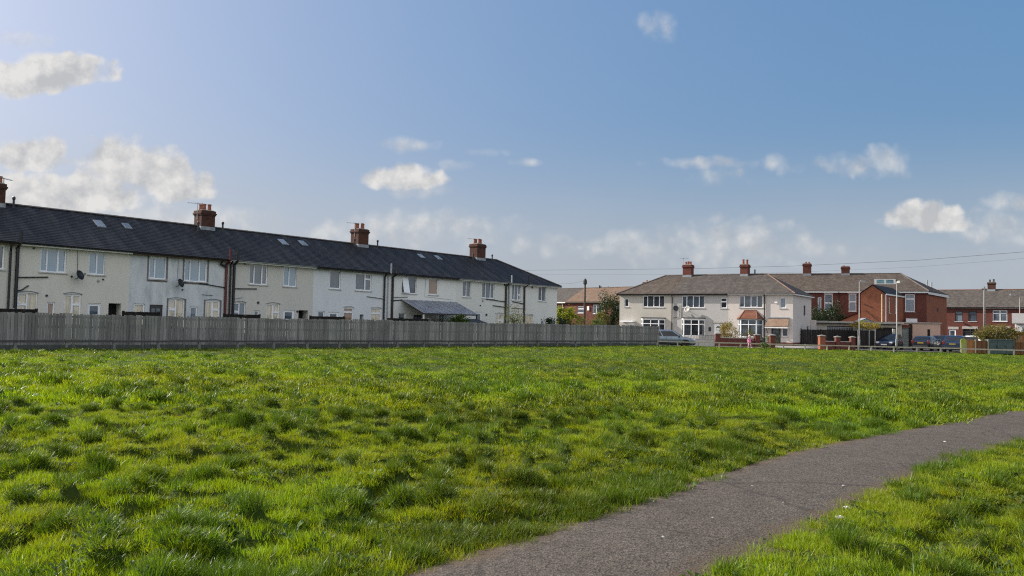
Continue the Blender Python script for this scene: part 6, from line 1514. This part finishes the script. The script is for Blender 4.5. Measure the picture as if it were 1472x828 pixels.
# ------------------------------------------------------------------ child in pink
def child():
    J = {}; E = []
    def j(n, p, r, par=None):
        J[n] = (Vector(p), r); 
        if par: E.append((par, n))
    j('pelvis', (0, 0, .44), .088); j('waist', (0, .005, .53), .085, 'pelvis'); j('chest', (0, .0, .63), .090, 'waist'); j('neck', (0, 0, .735), .038, 'chest'); j('head0', (0, -.01, .785), .055, 'neck'); j('head1', (0, -.012, .86), .082, 'head0'); j('head2', (0, 0, .925), .062, 'head1')
    for sd, k in ((1, 'l'), (-1, 'r')):
        j('hip' + k, (sd * .055, 0, .40), .062, 'pelvis'); st = .09 if k == 'l' else -.08
        j('knee' + k, (sd * .06, -st * .5 - .02, .22), .046, 'hip' + k); j('ankle' + k, (sd * .06, -st, .055), .030, 'knee' + k); j('toe' + k, (sd * .07, -st - .10, .03), .030, 'ankle' + k)
        j('sh' + k, (sd * .10, 0, .685), .044, 'chest')
        el = (.22, -.03, .60) if k == 'l' else (-.17, .02, .56); wr = (.33, -.06, .60) if k == 'l' else (-.20, -.07, .47)
        j('el' + k, el, .033, 'sh' + k); j('wr' + k, wr, .024, 'el' + k)
        d = (Vector(wr) - Vector(el)).normalized(); pm_ = Vector(wr) + d * .035; j('palm' + k, pm_, .022, 'wr' + k)
        sidev = d.cross(Vector((0, 0, 1))).normalized()
        for q in range(4):
            o = sidev * (q - 1.5) * .013; f1 = pm_ + d * .022 + o; f2 = f1 + d * (.02 + .004 * (q in (1, 2))) + Vector((0, 0, -.008))
            j('f%d%s' % (q, k), f1, .0075, 'palm' + k); j('g%d%s' % (q, k), f2, .006, 'f%d%s' % (q, k))
        th = pm_ + sidev * .026 + d * .005; j('t' + k, th, .008, 'palm' + k); j('u' + k, th + d * .02 + sidev * .008, .0065, 't' + k)
    names = list(J); me = bpy.data.meshes.new('person')
    me.from_pydata([J[n][0] for n in names], [(names.index(a), names.index(b)) for a, b in E], [])
    o = bpy.data.objects.new('person', me); COL.objects.link(o)
    sk = o.modifiers.new('s', 'SKIN'); sk.use_smooth_shade = True
    if not me.skin_vertices: me.skin_vertices.new() if hasattr(me.skin_vertices, 'new') else None
    if not me.skin_vertices:
        bm = bmesh.new(); bm.from_mesh(me); bm.verts.layers.skin.verify(); bm.to_mesh(me); bm.free()
    for n, v in zip(names, me.skin_vertices[0].data): v.radius = (J[n][1],) * 2; v.use_root = n == 'pelvis'
    o.modifiers.new('u', 'SUBSURF').levels = 2; o.modifiers['u'].render_levels = 2
    dg = bpy.context.evaluated_depsgraph_get(); ev = o.evaluated_get(dg); nm = bpy.data.meshes.new_from_object(ev)
    bpy.data.objects.remove(o)
    body = bpy.data.objects.new('person', nm); COL.objects.link(body); nm.name = 'person'
    skin = plain('child_skin', (.56, .36, .28), .55, .05); pink = plain('pink_jacket', (.60, .20, .34), .8, .2, 14); pale = plain('pale_pink_leggings', (.66, .40, .44), .8, .15, 14); shoe = plain('child_shoe', (.36, .30, .32), .7)
    nm.materials.clear()
    for m_ in (skin, pink, pale, shoe): nm.materials.append(m_)
    for p in nm.polygons:
        c = p.center; arm = abs(c.x) > .135 and c.z > .4
        if c.z > .735: i = 0
        elif arm: i = 0 if (c.x > .345 or (c.x < 0 and c.z < .455)) else 1
        elif c.z > .40: i = 1
        elif c.z > .06: i = 2
        else: i = 3
        p.material_index = i; p.use_smooth = True
    body.location = (17.95, 60.3, .03); body.rotation_euler = (0, 0, .45)
    tag(body, 'small child in a pink jacket and pale leggings walking by the rail', 'person')
    hat = MB(); hat.lathe([(.094, .845), (.096, .875), (.088, .915), (.066, .95), (.03, .967), (.004, .97)], (0, .004, 0), 16); hat.lathe([(.004, .962), (.022, .972), (.026, .985), (.02, 1.0), (.004, 1.004)], (0, .004, 0), 10)
    hat.build('hat', plain('pale_pink_hat', (.66, .42, .46), .85, .15, 20), body, smooth=True, uv=False)
    sk_ = MB(); sk_.lathe([(.100, .53), (.135, .43), (.145, .395), (.135, .395), (.09, .52)], (0, 0, 0), 16); sk_.build('jacket_hem', pink, body, smooth=True, uv=False)
    ey = MB()
    for sd in (-1, 1): ey.lathe([(.002, -.004), (.009, -.003), (.009, .002), (.002, .004)], (sd * .030, -.092, .852), 8, 'y')
    ey.build('eyes', M['rubber'], body, uv=False)
    ns = MB(); ns.add([(-.010, -.085, .825), (.010, -.085, .825), (0, -.085, .855), (0, -.110, .828)], [(0, 1, 3), (1, 2, 3), (2, 0, 3)]); ns.build('nose', skin, body, uv=False)
    MB().box(-.018, .018, -.087, -.078, .803, .809).build('mouth', plain('lips', (.42, .16, .15), .5), body, uv=False)
child()

# ------------------------------------------------------------------ litter in the grass and on the path
def on_ground(x, y): return float(height(np.array([x]), np.array([y]))[0])
def crumple(name, label, cat, x, y, r, mat, seed, z=None, group=None):
    g = random.Random(seed); n = 9; V = []; Fc = []
    for i in range(n):
        for k in range(n):
            u, v = i / (n - 1) - .5, k / (n - 1) - .5
            V.append((u * 2 * r + g.uniform(-.2, .2) * r, v * 2 * r + g.uniform(-.2, .2) * r, max(.002, r * (.75 - 1.6 * (u * u + v * v)) * g.uniform(.3, 1.1))))
    Fc = [(i * n + k, i * n + k + 1, (i + 1) * n + k + 1, (i + 1) * n + k) for i in range(n - 1) for k in range(n - 1)]
    o = MB().add(V, Fc).build(name, mat, None, uv=False); o.location = (x, y, on_ground(x, y) + .03 if z is None else z); return tag(o, label, cat, group)
crumple('crumpled_wrapper', 'crumpled blue grey plastic wrapper lying in the grass at the far left', 'litter', -8.57, 14.56, .11, plain('wrapper', (.24, .36, .42), .25, .5, 9, spec=.8), 1)
tag(MB().tube([(-9.35, 14.5, on_ground(-9.35, 14.5) + .05), (-9.1, 14.62, on_ground(-9.1, 14.62) + .09), (-8.85, 14.75, on_ground(-8.85, 14.75) + .10)], [.008, .012, .006], 6).build('twig', plain('pale_twig', (.42, .36, .24), .8)), 'pale bare twig lying in the grass left of the crumpled wrapper', 'twig')
pap = plain('paper_scrap', (.46, .45, .43), .7, .1)
for k, (x, y, r) in enumerate([(2.83, 6.75, .035), (2.62, 6.38, .045), (3.86, 7.55, .018), (2.35, 6.9, .012), (3.2, 7.7, .02), (1.6, 6.3, .012), (5.9, 10.9, .03), (2.3, 7.6, .012), (1.1, 5.7, .015)]):
    crumple('paper_scrap', 'small pale scrap of litter lying flat on the tarmac path', 'litter', x, y, r * .7, pap, 20 + k, .022, 'scraps of litter on the path')
